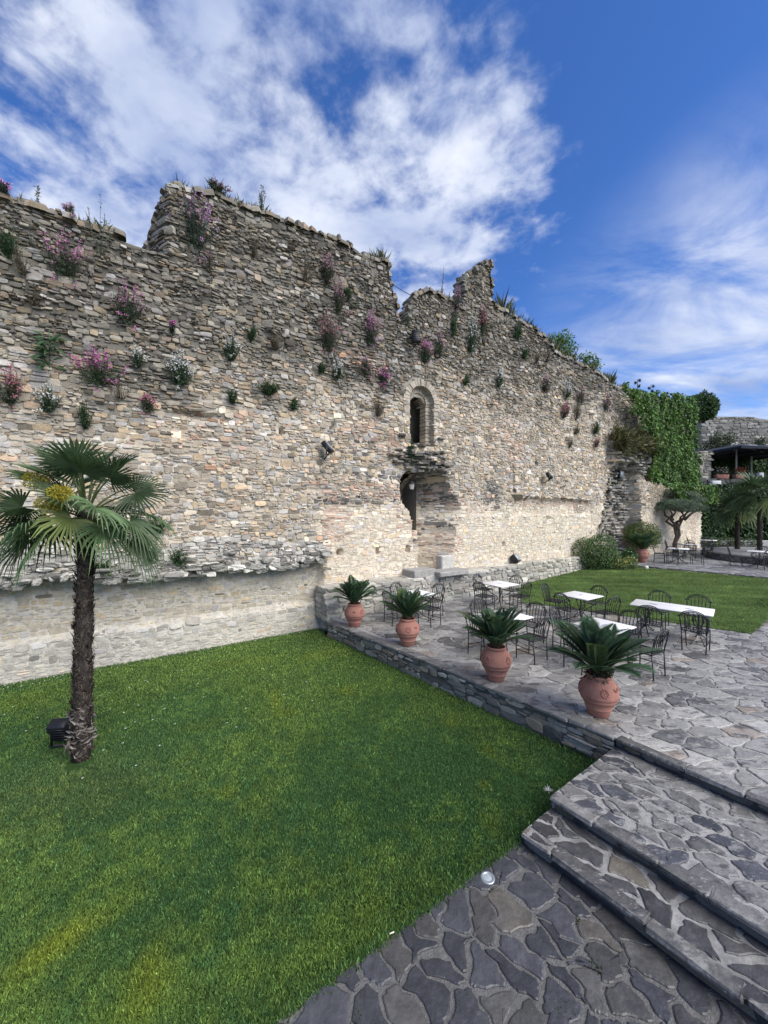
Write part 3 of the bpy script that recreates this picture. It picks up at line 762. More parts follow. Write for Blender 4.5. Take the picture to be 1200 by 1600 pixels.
# ------------------------------------------------------------------ ground, lawns, paving, steps
TZ = 0.42
A_ = W(4.05, 0, .72)[:2]; B_ = np.array((3.17, 5.28)); dN = np.array((.6, -.8))
def clip(poly, nx, ny, c):
    """keep nx*x+ny*y <= c"""
    out = []
    for i in range(len(poly)):
        p, q = poly[i - 1], poly[i]
        dp, dq = nx * p[0] + ny * p[1] - c, nx * q[0] + ny * q[1] - c
        if (dp <= 0) != (dq <= 0):
            t = dp / (dp - dq); out.append((p[0] + t * (q[0] - p[0]), p[1] + t * (q[1] - p[1])))
        if dq <= 0: out.append(q)
    return out
def ccw(poly):
    a = sum(poly[i - 1][0] * poly[i][1] - poly[i][0] * poly[i - 1][1] for i in range(len(poly)))
    return poly if a > 0 else poly[::-1]
def flags(mb, poly, z, spacing, seed, colfun, gap=(.015, .04), stretch=1.5, ang=0.5, thick=.035, merge=.18, rise=.004, wob=.009, zfun=None, warp=.75):
    g = np.random.default_rng(seed)
    poly = ccw([tuple(p) for p in poly])
    ca, sa = math.cos(ang), math.sin(ang)
    tf = lambda p: ((p[0] * ca + p[1] * sa) / stretch, -p[0] * sa + p[1] * ca)
    itf = lambda p: (p[0] * stretch * ca - p[1] * sa, p[0] * stretch * sa + p[1] * ca)
    tp = [tf(p) for p in poly]
    xs, ys = [p[0] for p in tp], [p[1] for p in tp]
    nx, ny = int((max(xs) - min(xs)) / spacing) + 3, int((max(ys) - min(ys)) / spacing) + 3
    pts, grid = [], {}
    for i in range(nx):
        for j in range(ny):
            if g.random() < merge: continue
            p = (min(xs) + (i - 1 + .5 * (j % 2) + g.uniform(-.42, .42)) * spacing, min(ys) + (j - 1 + g.uniform(-.42, .42)) * spacing)
            grid.setdefault((i, j), []).append(len(pts)); pts.append((p, i, j))
    for k, (p, i, j) in enumerate(pts):
        r = spacing * 2.4
        cell = [(p[0] - r, p[1] - r), (p[0] + r, p[1] - r), (p[0] + r, p[1] + r), (p[0] - r, p[1] + r)]
        for di in range(-3, 4):
            for dj in range(-3, 4):
                for q in grid.get((i + di, j + dj), ()):
                    if q == k: continue
                    o = pts[q][0]; vx, vy = o[0] - p[0], o[1] - p[1]; l = math.hypot(vx, vy)
                    gp_ = g.uniform(*gap) / 2
                    cell = clip(cell, vx / l, vy / l, (vx * (o[0] + p[0]) + vy * (o[1] + p[1])) / 2 / l - gp_)
                    if len(cell) < 3: break
        if len(cell) < 3: continue
        c = [itf(q) for q in cell]
        for a in range(len(poly)):
            p0, p1 = poly[a - 1], poly[a]
            ex, ey = p1[0] - p0[0], p1[1] - p0[1]; l = math.hypot(ex, ey)
            c = clip(c, ey / l, -ex / l, (ey * p0[0] - ex * p0[1]) / l)
            if len(c) < 3: break
        if len(c) < 3: continue
        c = np.array(ccw(c))
        ar = .5 * abs(np.sum(np.roll(c[:, 0], 1) * c[:, 1] - c[:, 0] * np.roll(c[:, 1], 1)))
        if ar < .006: continue
        # soften the outline
        nxt = np.roll(c, -1, 0)
        c = np.stack([c + (nxt - c) * k_ for k_ in (.10, .3, .5, .7, .90)], 1).reshape(-1, 2)
        inner = np.ones(len(c), bool)
        for a in range(len(poly)):
            p0, p1 = np.array(poly[a - 1]), np.array(poly[a]); ed = (p1 - p0) / np.linalg.norm(p1 - p0)
            inner &= ((c - p0) @ np.array((-ed[1], ed[0]))) > spacing * .22
        wa = spacing * warp
        c[inner] += np.stack([wa * (fbm(c[inner, 0] * 1.3 / spacing, c[inner, 1] * 1.3 / spacing, 91, 3) - .5), wa * (fbm(c[inner, 0] * 1.3 / spacing + 31, c[inner, 1] * 1.3 / spacing, 92, 3) - .5)], 1)
        ctr = c.mean(0); d = c - ctr; ln = np.linalg.norm(d, axis=1)[:, None] + 1e-6
        c = c - d / ln * np.abs(g.normal(0, wob, len(c)))[:, None]
        n = len(c); zt = g.uniform(0, rise); tilt = g.normal(0, .004, 2)
        def ring(k_, dz):
            q = ctr + (c - ctr) * (1 - k_ / ln)
            zz = (zfun(q[:, 0], q[:, 1]) if zfun else z) + dz + (q - ctr) @ tilt
            return np.column_stack([q, np.broadcast_to(zz, (n,))])
        V = np.concatenate([ring(0, -thick), ring(0, zt - .007), ring(.012, zt), ring(.05, zt + .001)])
        zc = (zfun(np.array([ctr[0]]), np.array([ctr[1]]))[0] if zfun else z) + zt + .001
        V = np.concatenate([V, [[ctr[0], ctr[1], zc]]])
        i_ = np.arange(n); k2 = (i_ + 1) % n
        q = np.concatenate([np.stack([r_ * n + i_, r_ * n + k2, (r_ + 1) * n + k2, (r_ + 1) * n + i_], 1) for r_ in range(3)])
        mb.add(V, [q, np.stack([3 * n + i_, 3 * n + k2, np.full(n, 4 * n)], 1)], colfun(g, ctr))
def sheet(mb, poly, z, col, zfun=None):
    p = np.array(ccw([tuple(q) for q in poly])); n = len(p)
    mb.add(np.column_stack([p, np.full(n, z) if zfun is None else zfun(p[:, 0], p[:, 1])]), [np.arange(n)], col)
def stone_face(mb, p0, p1, z0, z1, nrm, col, seed, hmean=.12, gap=.012, prot=(.01, .035), mort=None, wr=(1.2, 3.2), spread=.28):
    g = np.random.default_rng(seed)
    p0, p1 = np.array((*p0[:2], 0.)), np.array((*p1[:2], 0.)); l = np.linalg.norm(p1 - p0); t = (p1 - p0) / l
    n3 = np.array((*nrm[:2], 0.)); n3 /= np.linalg.norm(n3)
    if mort is not None:
        q = np.array([p0 + Zv * z0, p1 + Zv * z0, p1 + Zv * z1, p0 + Zv * z1])
        mb.add(q, np.array([[0, 1, 2, 3]]), mort)
    Lz = facing_layout(0, l, z0, lambda q_: np.full(len(q_), z1), g, hmean=hmean, wr=wr, split=.25)
    s, z, w, h = Lz.T
    top = np.minimum(z + h / 2, z1); bot = np.maximum(z - h / 2, z0 - .02); z = (top + bot) / 2; h = top - bot
    lo_, hi_ = np.maximum(s - w / 2, 0), np.minimum(s + w / 2, l); s, w = (lo_ + hi_) / 2, hi_ - lo_
    ok = (h > .025) & (w > .03); s, z, w, h = s[ok], z[ok], w[ok], h[ok]; k = len(s)
    cc = np.array(col)[None] * np.exp(g.normal(0, spread, k))[:, None]
    wm = g.random(k) < .25; cc[wm] *= np.array([1.15, 1.02, .85])
    lt = g.random(k) < .10; cc[lt] *= 1.6
    P = p0 + t * s[:, None] + Zv * z[:, None]
    rubble_stones(mb, P, np.tile(t, (k, 1)), np.tile(Zv, (k, 1)), np.tile(n3, (k, 1)), w - gap, h - gap, g.uniform(*prot, k), np.clip(cc, .02, .7), 9, g, power=3.4, sink=.03)

def base_ground():
    m = MB(); m.add([(-900, -900, -.12), (900, -900, -.12), (900, 900, -.12), (-900, 900, -.12)], np.array([[0, 1, 2, 3]]), (.10, .105, .06))
    tag(m.build('ground', M_soil), kind='structure')
base_ground()

# lower pavement
def lower_pave():
    u2, = (U[:2],)
    c0 = np.array((1.50, 4.15))
    poly = [c0, c0 - u2 * 6.5, c0 - u2 * 6.5 + dN * 7, c0 + dN * 7 + u2 * .3, c0 + u2 * .3]
    m = MB()
    sheet(m, poly, -.009, (.125, .123, .118))
    tag(m.build('pavement_mortar', M_mortar), kind='structure')
    f = MB()
    def cf(g, c):
        k = g.random(); b = g.uniform(.75, 1.35)
        base = np.array((.050, .051, .055)) if k < .72 else np.array((.074, .071, .066)) if k < .92 else np.array((.115, .105, .088))
        return base * b
    flags(f, poly, .0, .20, 5, cf, gap=(.006, .030), stretch=1.25, ang=2.2, merge=.25, rise=.006, warp=.95)
    # slivers of stone set in the wide joints
    flo = tag(f.build('pavement', M_slate, smooth=False), kind='structure')
    # grit lying in the joints
    g = np.random.default_rng(3); n = 2600
    P = np.column_stack([g.uniform(-2.5, 4, n), g.uniform(1.2, 5.0, n), np.full(n, -.012)])
    inside = ((P[:, :2] - c0) @ np.array((u2[1], -u2[0])) > .02)
    P = P[inside]; n = len(P)
    gm = MB()
    gm.leaves(P, g.normal(0, 1, (n, 3)) * (1, 1, .3), np.tile(Zv, (n, 1)), g.uniform(.004, .014, n), g.uniform(.004, .010, n), np.clip(np.array((.22, .21, .19)) * g.uniform(.4, 1.5, (n, 1)), 0, .6), fold=.4)
    tag(gm.build('joint_grit', M_mortar), kind='stuff', label='pale grit lying in the joints of the dark pavement', cat='grit')
lower_pave()
def joint_weeds():
    g = np.random.default_rng(44); m = MB()
    for px, py, n, r in ((930, 1512, 60, .03), (876, 1580, 70, .035), (905, 1440, 40, .02), (1100, 1502, 80, .04), (1060, 1480, 50, .03), (1150, 1545, 60, .04), (640, 1440, 40, .03), (770, 1392, 30, .02), (560, 1590, 50, .03), (720, 1560, 40, .02), (835, 1330, 40, .03)):
        c = gp(px, py, 0); q = g.normal(0, 1, (n, 3)); P = c + q * (r, r, 0); P[:, 2] = -.012
        m.leaves(P, np.column_stack([g.normal(0, .7, n), g.normal(0, .7, n), np.ones(n)]), g.normal(0, 1, (n, 3)), g.uniform(.012, .04, n), g.uniform(.005, .010, n), np.array((.07, .10, .035)) * g.uniform(.5, 1.4, (n, 1)), bend=.3)
    tag(m.build('joint_weeds', M_leaf, smooth=False), 'small green weeds sprouting in the joints of the dark pavement', 'weeds', kind='stuff')
joint_weeds()

def terrace():
    C1 = B_ + dN * 7
    poly = [A_ + np.array((-.02, .0)), B_, C1, np.array((13., 2.)), np.array((22., 12.)), W(13.6, 0, .0)[:2], W(4.05, 0, .0)[:2]]
    def cf(g, c):
        k = g.random(); b = g.uniform(.72, 1.3)
        base = np.array((.21, .203, .19)) if k < .5 else np.array((.285, .275, .252)) if k < .76 else np.array((.095, .092, .088)) if k < .95 else np.array((.22, .185, .15))
        return base * b
    f = MB()
    flags(f, poly, TZ, .235, 21, cf, gap=(.004, .028), stretch=1.75, ang=.15, merge=.22, rise=.006)
    tag(f.build('terrace_paving', M_pave, smooth=False), kind='structure')
    m = MB(); sheet(m, poly, TZ - .012, (.31, .30, .28))
    tag(m.build('terrace_mortar', M_mortar), kind='structure')
    # coping slabs oversailing the retaining wall
    e = (B_ - A_); l = np.linalg.norm(e); e /= l; nn = np.array((e[1], -e[0]))
    if nn @ np.array((-1, -1)) < 0: nn = -nn
    rw = thing('retaining_wall', 'low grey rubble retaining wall between the near lawn and the terrace', 'wall', (A_[0], A_[1], 0))
    lo = np.array((A_[0], A_[1], 0))
    sf = MB(); stone_face(sf, A_ + e * .0, B_ - e * .0, -.05, TZ - .045, nn, (.20, .195, .175), 31, hmean=.105, gap=.014, prot=(.0, .035), mort=(.10, .10, .09))
    sf.build('stone_facing', M_wall, rw, smooth=False, loc=lo)
    g = np.random.default_rng(8); cp = MB(); s = 0
    while s < l - .02:
        w = min(g.uniform(.35, .9), l - s)
        c = A_ + e * (s + w / 2) - nn * (.11 - .03 + g.uniform(-.012, .012))
        mm = MB(); mm.box((0, 0, 0), (w - .014, .24, .055), 0, np.array((.17, .168, .16)) * g.uniform(.7, 1.3), bev=.012)
        V = mm.V[0] + g.normal(0, .005, mm.V[0].shape); a = math.atan2(e[1], e[0])
        V = np.stack([V[:, 0] * math.cos(a) - V[:, 1] * math.sin(a), V[:, 0] * math.sin(a) + V[:, 1] * math.cos(a), V[:, 2]], 1) + np.array((c[0], c[1], TZ - .0195))
        cp.add(V, [q for fl in mm.F.values() for q in fl], mm.Cl[0]); s += w
    cp.build('coping', M_pave, rw, smooth=False, loc=lo)
terrace()

def steps():
    g = np.random.default_rng(77)
    a0, a1 = np.array((3.19, 5.31)), np.array((1.90, 4.39)); b1 = np.array((1.465, 4.07)); b0 = a1
    root = thing('stone_steps', 'broad dark flagstone steps going down from the terrace to the pavement', 'steps', (a1[0], a1[1], 0))
    lo = np.array((a1[0], a1[1], 0))
    def cf1(g, c):
        k = g.random(); b = g.uniform(.7, 1.3)
        return (np.array((.138, .134, .126)) if k < .6 else np.array((.16, .155, .145)) if k < .82 else np.array((.06, .062, .07))) * b
    def cf2(g, c):
        k = g.random(); b = g.uniform(.7, 1.3)
        return (np.array((.066, .064, .062)) if k < .72 else np.array((.15, .135, .108)) if k < .86 else np.array((.08, .08, .08))) * b
    wl = -U[:2]
    nb = np.array((dN[1], -dN[0]));  nb = nb if nb @ wl > 0 else -nb
    for nm, p_in, p_out, z, cf, sp, sd in (('upper_tread', a0 - wl * .03, a1, .28, cf1, .205, 41), ('lower_tread', b0 - wl * .05, b1, .14, cf2, .19, 43)):
        poly = [p_in, p_out, p_out + dN * 6, p_in + dN * 6]
        f = MB(); flags(f, poly, z, sp, sd, cf, gap=(.008, .05), stretch=1.5, ang=-.7, merge=.15, rise=.006, thick=.05)
        sheet(f, poly, z - .010, (.27, .262, .245))
        f.build(nm, M_pave if nm == 'upper_tread' else M_slate, root, smooth=False, loc=lo)
    wq = ((B_, .25, TZ - .03, .03, 0), (a1, .11, .245, .025, 1), (b1, -.03, .105, .025, 2))
    sn = np.array((-.586, .81))
    for p, z0, z1, ins, k in wq:
        f = MB(); q = p - wl * ins
        stone_face(f, q, q + dN * 6, z0, z1, wl, (.115, .112, .105), int(z1 * 100), hmean=.115, gap=.008, prot=(.0, .018), mort=(.05, .05, .05), wr=(2.0, 5.0))
        if k:
            pi, po = ((a1, a0), (b1, b0))[k - 1]
            stone_face(f, pi + sn * -.015, po + sn * -.015, -.03, z1, sn, (.12, .12, .115), 5 + int(z1 * 90), hmean=.11, gap=.01, prot=(.0, .018), mort=(.06, .06, .055))
        f.build('riser', M_wall, root, smooth=False, loc=lo)
    # the thin projecting slab edge of each step
    for p, z in ((B_ + dN * .02, TZ), (a1, .28), (b1, .14)):
        e = MB(); s = 0
        while s < 5.5:
            w = g.uniform(.3, .9); c = p + dN * (s + w / 2) - wl * (.07 - .02 + g.uniform(-.014, .014))
            mm = MB(); mm.box((0, 0, 0), (w - .012, .16, .045), 0, np.array((.135, .13, .122)) * g.uniform(.5, 1.4), bev=.01)
            a = math.atan2(dN[1], dN[0]); V = mm.V[0] + g.normal(0, .005, mm.V[0].shape)
            V = np.stack([V[:, 0] * math.cos(a) - V[:, 1] * math.sin(a), V[:, 0] * math.sin(a) + V[:, 1] * math.cos(a), V[:, 2]], 1) + np.array((c[0], c[1], z - .0165))
            e.add(V, [q for fl in mm.F.values() for q in fl], mm.Cl[0]); s += w
        e.build('slab_edge', M_pave, root, smooth=False, loc=lo)
steps()

# ------------------------------------------------------------------ lawns
KERB0, KERB1 = np.array((12.3, 18.75)), np.array((19.5, 10.4))
def lawn2_z(x, y):
    u = np.asarray(x) * U[0] + np.asarray(y) * U[1]
    return .435 + np.clip((u - 13.2) / 7.4, 0, 1.2) * .40
def inpoly(P, poly):
    x, y = P[:, 0], P[:, 1]; r = np.zeros(len(P), bool)
    for i in range(len(poly)):
        (x0, y0), (x1, y1) = poly[i - 1], poly[i]
        c = ((y0 > y) != (y1 > y)) & (x < (x1 - x0) * (y - y0) / (y1 - y0 + 1e-12) + x0)
        r ^= c
    return r
def blades(mb, P, z, ln, wd, col, g, lean=.55):
    n = len(P)
    a = g.uniform(0, 2 * math.pi, n); le = np.abs(g.normal(0, lean, n))
    D = np.stack([np.cos(a) * le, np.sin(a) * le, np.ones(n)], 1)
    b = g.uniform(0, 2 * math.pi, n)
    mb.leaves(np.column_stack([P, z]), D, np.stack([np.cos(b), np.sin(b), np.full(n, .3)], 1), ln, wd, col, bend=.3, fold=.2)
def near_lawn():
    g = np.random.default_rng(9)
    c0 = np.array((1.50, 4.15)); u2 = U[:2]
    la = W(4.25, 0, -.1)[:2]; lb = W(S_A, 0, -.1)[:2]
    poly = [tuple(c0 - u2 * 6.5), tuple(c0), (1.9, 4.42), tuple(B_ + (-.02, .02)), tuple(A_), tuple(la), tuple(lb)]
    m = MB(); sheet(m, [np.array(p) for p in [poly[0], poly[1], poly[2], poly[3], poly[4], poly[5], poly[6]]], -.04, (.030, .060, .016))
    tag(m.build('lawn_soil', M_soil), kind='structure')
    n = 560000
    Y = 1.9 * np.exp(g.random(n) * math.log(13.2 / 1.9)); X = g.uniform(-1.12, .75, n) * Y
    P = np.column_stack([X, Y]); P = P[inpoly(P, poly)]
    n = len(P); X, Y = P.T
    Y = np.maximum(Y, 2.0)
    nz = fbm(X * .55, Y * .55, 5) ; nf = fbm(X * 2.2, Y * 2.2, 15); nff = fbm(X * 9, Y * 9, 25)
    dk, md, yl = np.array((.070, .155, .054)), np.array((.142, .236, .060)), np.array((.235, .290, .040))
    farw = sst(4.0, 9.5, Y)
    col = dk + (md - dk) * np.clip(.35 + farw * .75 + (nz - .5) * 2.2 + (nf - .5) * 1.3 + (nff - .5) * 2.2, 0, 1.45)[:, None]
    col = col + (np.array((.170, .242, .062)) - col) * (.6 * farw * np.clip(.5 + 1.6 * (nz - .4), 0, 1))[:, None]
    for px, py, rx, ry, rot, w in YEL:
        c = gp(px, py); d = P - c[:2]; ca, sa = math.cos(rot), math.sin(rot)
        q = ((d[:, 0] * ca + d[:, 1] * sa) / rx) ** 2 + ((-d[:, 0] * sa + d[:, 1] * ca) / ry) ** 2
        k = .75 * w * np.exp(-q * 1.2) * (.55 + .9 * nf)
        col = col + (yl - col) * np.clip(k, 0, .9)[:, None]
    # dry worn grass round the palm foot
    c = gp(110, 1225); d = np.hypot((X - c[0]) * .55, (Y - c[1]) * .9); k = .30 * np.exp(-(d / .7) ** 2) * (.5 + nff)
    col = col + (np.array((.150, .150, .060)) - col) * np.clip(k, 0, .8)[:, None]
    col = col * np.exp(g.normal(0, .38, n))[:, None]
    keep = np.hypot(X + 4.30, Y - 5.42) > .17
    near = np.clip(3.2 / Y, .35, 1.2)
    mb = MB()
    sc = np.clip(Y / 4.5, .8, 2.2)
    blades(mb, P[keep], np.full(keep.sum(), -.04), (g.uniform(.026, .050, n) * (.9 + .5 * (nf - .5)))[keep], (g.uniform(.0055, .0095, n) * sc)[keep], col[keep], g)
    # ragged margins: blades leaning over the paving and up against the walls
    for p, q, cnt, sp in ((c0, c0 - u2 * 4.6, 9000, .022), (A_, B_, 2600, .03), (np.array(la), np.array(lb), 5000, .05), (np.array((1.9, 4.42)), B_, 900, .025)):
        t = g.random(cnt); E = np.asarray(p)[None] + (np.asarray(q) - np.asarray(p))[None] * t[:, None]
        E = E + g.normal(0, sp, (cnt, 2)) * (.5 + 1.2 * fbm(t * 40, t * 0, 13))[:, None]
        blades(mb, E, np.full(cnt, -.035), g.uniform(.03, .075, cnt), g.uniform(.006, .012, cnt), (dk + (md - dk) * g.uniform(-.2, 1.2, (cnt, 1))) * np.exp(g.normal(0, .3, (cnt, 1))), g, lean=.8)
    tag(mb.build('grass', M_grass, smooth=False), 'short dense green lawn grass with yellowish patches in front of the wall', 'grass', kind='stuff')
    # small white daisies and petals near the wall foot
    d = MB(); k = 190
    s = np.concatenate([g.uniform(-4, 3.8, 130), g.uniform(-5, 3.8, 60)]); o = np.concatenate([np.abs(g.normal(0, .28, 130)) + -.2, g.uniform(0, 4.5, 60)])
    Pd = W(s, np.full(k, .018), o)
    ok = inpoly(Pd[:, :2], poly); Pd = Pd[ok]; k = len(Pd)
    for i in range(k):
        for j in range(5):
            a = j * 1.2566 + g.uniform(0, 1)
            dr = np.array([[math.cos(a), math.sin(a), .25]])
            d.leaves(Pd[i][None], dr, Zv[None], g.uniform(.012, .024), .012, (.74, .74, .70), fold=.1)
    tag(d.build('daisies', M_petal), 'scattered small white daisies in the grass along the wall foot', 'daisies', kind='stuff')
YEL = [(432, 1090, .16, .50, .35, .95), (452, 1112, .22, .14, 0, .8), (541, 1077, .20, .26, 0, .9), (505, 1022, .9, .35, .5, .55), (390, 1030, .9, .25, .4, .35), (110, 1455, .12, .42, -.75, .85), (75, 1485, .14, .3, -.7, .7), (232, 1505, .13, .30, .1, .75), (240, 1545, .11, .2, 0, .6),
       (353, 1235, .12, .14, 0, .75), (402, 1252, .25, .1, .3, .4), (40, 1090, .5, .4, 0, .6), (703, 1124, .16, .22, 0, .7), (762, 1172, .14, .16, 0, .7), (756, 1223, .09, .09, 0, .8), (765, 1280, .16, .2, 0, .55), (310, 1135, .35, .2, .3, .3), (575, 1420, .3, .08, .6, .4), (468, 1294, .07, .07, 0, .5)]
near_lawn()

L2 = [(4.75, 13.15), (9.35, 9.75), (13.4, 12.6), tuple(KERB1), tuple(KERB0), tuple(W(21.4, 0, .4)[:2]), tuple(W(12.75, 0, .4)[:2])]
def far_lawn():
    g = np.random.default_rng(19)
    m = MB()
    L3 = [(4.75, 13.15), (9.35, 9.75), (14.6, 13.45), tuple((KERB0 + KERB1) / 2 + (1.4, -1.6)), tuple(KERB0), tuple(W(21.4, 0, .4)[:2]), tuple(W(12.75, 0, .4)[:2])]
    lay = ccw(L3); uu, vv = np.meshgrid(np.arange(4, 22, .5), np.arange(8, 22, .5), indexing='ij')
    n = 230000
    P = np.column_stack([g.uniform(4, 18, n), g.uniform(9, 21, n)]); P = P[inpoly(P, L3)]; n = len(P)
    X, Y = P.T
    # soil as one gently rising sheet, kept off the edges by the blades
    sheet(m, [np.array(p) for p in L3], 0, (.055, .105, .026), zfun=lambda x, y: lawn2_z(x, y))
    tag(m.build('lawn', M_soil), kind='structure')
    t = X * .30 + Y * .95
    st = np.sin(t * 2 * math.pi / .72) * .5 + .5 * np.sin(t * 2 * math.pi / .72 * .5 + 1)
    nz = fbm(X * .5, Y * .5, 6); nf = fbm(X * 3, Y * 3, 16)
    col = np.array((.20, .275, .090)) * (1 + .20 * st + 1.0 * (nz - .5) + .6 * (nf - .5))[:, None]
    ye = sst(.55, .72, nz)[:, None] * .5
    col = col + (np.array((.16, .195, .06)) - col) * ye
    col = col * np.exp(g.normal(0, .2, n))[:, None]
    mb = MB(); blades(mb, P, lawn2_z(X, Y) - .005, g.uniform(.022, .045, n), g.uniform(.015, .03, n), col, g)
    tag(mb.build('grass', M_grass, smooth=False), 'mown striped green grass of the far lawn behind the tables', 'grass', kind='stuff')
far_lawn()

FZ = .92
def far_terrace():
    e = KERB1 - KERB0; e = e / np.linalg.norm(e)
    poly = [KERB0 - e * .6, KERB1, KERB1 + np.array((16, 12)), W(34.5, 0, 0)[:2] + np.array((14, 3)), W(34.5, 0, .05)[:2], W(21.4, 0, .05)[:2]]
    def cf(g, c):
        k = g.random(); return (np.array((.19, .19, .19)) if k < .7 else np.array((.13, .13, .135)) if k < .9 else np.array((.27, .26, .24))) * g.uniform(.75, 1.25)
    f = MB(); sheet(f, poly, FZ - .012, (.26, .265, .27))
    flags(f, [KERB0 - e * .6, KERB1, KERB1 + np.array((9, 6.7)), KERB0 + np.array((9.5, 9))], FZ, .5, 61, cf, gap=(.03, .07), stretch=1.5, ang=.4)
    tag(f.build('far_terrace', M_pave, smooth=False), kind='structure')
    k = thing('kerb_wall', 'low stone kerb between the striped lawn and the distant terrace', 'kerb', (KERB0[0], KERB0[1], .6))
    n = np.array((e[1], -e[0])); n = n if n @ np.array((-1, -1)) > 0 else -n
    s = MB(); stone_face(s, KERB0 - e * .6 + n * .02, KERB1 + n * .02, .55, FZ - .02, n, (.20, .19, .17), 66, hmean=.12, gap=.02, mort=(.07, .07, .06))
    s.build('stone_facing', M_wall, k, smooth=False, loc=(KERB0[0], KERB0[1], .6))
    # round raised platform on the far terrace
    c = gp(1262, 874, 1.0)
    rp = thing('round_platform', 'round raised stone platform on the distant terrace', 'platform', (c[0], c[1], FZ))
    m = MB(); rr = 4.3
    m.lathe([(rr, 0), (rr, .30), (rr + .05, .30), (rr + .05, .37), (rr - .6, .385), (.01, .39)], 64, col=(.22, .22, .215)); m.build('platform_body', M_pave, rp)
    st = MB(); g = np.random.default_rng(5)
    for zc in (.08, .20):
        a = np.arange(90) / 90 * 2 * math.pi + zc; q = len(a)
        t = np.stack([-np.sin(a), np.cos(a), 0 * a], 1); nn = np.stack([np.cos(a), np.sin(a), 0 * a], 1)
        rubble_stones(st, nn * rr + Zv * zc, t, np.tile(Zv, (q, 1)), nn, np.full(q, .27), np.full(q, .11), g.uniform(.01, .04, q), np.array((.18, .175, .16))[None] * np.exp(g.normal(0, .3, q))[:, None], 7, g)
    st.build('stone_facing', M_wall, rp, smooth=False)
far_terrace()

# ------------------------------------------------------------------ terracotta urns and sago palms
def make_urn():
    t = thing('terracotta_urn', 'x', 'urn', group='terracotta urns along the terrace edge')
    m = MB()
    m.lathe([(.135, 0), (.15, .01), (.165, .10), (.175, .112), (.185, .118), (.19, .13), (.185, .14), (.215, .20), (.24, .245), (.248, .25), (.252, .262), (.25, .275), (.262, .295), (.272, .31),
             (.278, .325), (.276, .345), (.272, .40), (.255, .455), (.23, .50), (.195, .545), (.172, .56), (.166, .572), (.178, .582), (.186, .595), (.186, .612), (.176, .625), (.160, .625), (.150, .60), (.148, .55), (.01, .548)], 40, col=(.4, .2, .13), cap=False)
    m.build('urn_body', M_terra, t)
    s = MB(); s.lathe([(.149, .57), (.08, .585), (.01, .59)], 20, col=(.05, .04, .03), cap=False); s.build('soil', M_soil, t)
    for k in range(4):
        a = k * math.pi / 2 + .5
        f = MB()
        c = np.array((.264 * math.cos(a), .264 * math.sin(a), .425))
        for dx, dz, r in ((-.022, .016, .013), (.022, .016, .013), (0, -.004, .012), (-.014, -.028, .010), (.014, -.028, .010), (0, -.03, .010)) + tuple((.048 * math.cos(q), .050 * math.sin(q), .015) for q in np.linspace(0, 2 * math.pi, 11)[:-1]):
            f.ball(c + np.array((-math.sin(a) * dx, math.cos(a) * dx, dz)) + np.array((math.cos(a), math.sin(a), 0)) * (-.25 * dz - .003), r, 8, (.4, .2, .13))
        f.build('relief', M_terra, t)
    for k in (0, 1):
        a = k * math.pi + 1.28
        h = MB(); c = np.array((math.cos(a), math.sin(a), 0)); tt = np.array((-math.sin(a), math.cos(a), 0))
        p = [c * (.235 + .045 * math.sin(q)) + tt * (.04 * math.cos(q)) + Zv * (.475 - .02 * math.sin(q)) for q in np.linspace(0, math.pi, 9)]
        h.tube(p, .011, 6, (.3, .15, .1)); h.build('handle', M_terra, t)
    return t
def make_cycad(seed, R_, n=34, lift=0.0, flat=0.0):
    g = np.random.default_rng(seed); m = MB()
    for i in range(n):
        az = i * 2.39996 + g.normal(0, .15); q = i / n
        el = R(89 - 48 * q ** .95 - flat * q) + g.normal(0, .06)
        L = R_ * (.80 + .3 * min(1, q * 2.0)) * g.uniform(.9, 1.08)
        h = np.array((math.cos(az), math.sin(az), 0)); side = np.array((-math.sin(az), math.cos(az), 0))
        p = h * .03 + Zv * (.02 + .05 * (1 - q)); pts = [p]; e = el; k = 16; L *= g.uniform(.82, 1.06); twist = g.normal(0, .02)
        for j in range(k):
            p = p + (h * math.cos(e) + Zv * math.sin(e)) * L / k; pts.append(p); e -= (.022 + .028 * q) * g.uniform(.6, 1.4); h = h + side * twist
        pts = np.array(pts)
        m.tube(pts, np.linspace(.010, .003, k + 1), 4, (.10, .13, .045), cap=False)
        nl = 42
        tpar = np.linspace(.16, .995, nl)
        base = np.stack([np.interp(tpar * k, np.arange(k + 1), pts[:, d]) for d in range(3)], 1)
        T = np.gradient(base, axis=0); T /= np.linalg.norm(T, axis=1)[:, None]
        up = np.cross(side[None], T); up *= np.sign(up[:, 2:] + 1e-6) if False else 1
        up = np.where((up[:, 2:] < 0), -up, up)
        ll = .155 * R_ / .7 * np.minimum(1, np.minimum((tpar - .05) * 4.5, (1.06 - tpar) * 3.2))
        hue = np.array((1, 1, 1)) * g.uniform(.7, 1.3) if g.random() > .10 else np.array((1.8, 1.3, .9))
        for sd in (-1, 1):
            D = side[None] * sd * .80 + T * .62 + up * .30
            c = np.array((.042, .088, .040)) * hue * g.uniform(.75, 1.3, (nl, 1))
            m.leaves(base, D, up, ll, .017 * R_ / .7, c, bend=.12, fold=.1)
    return m
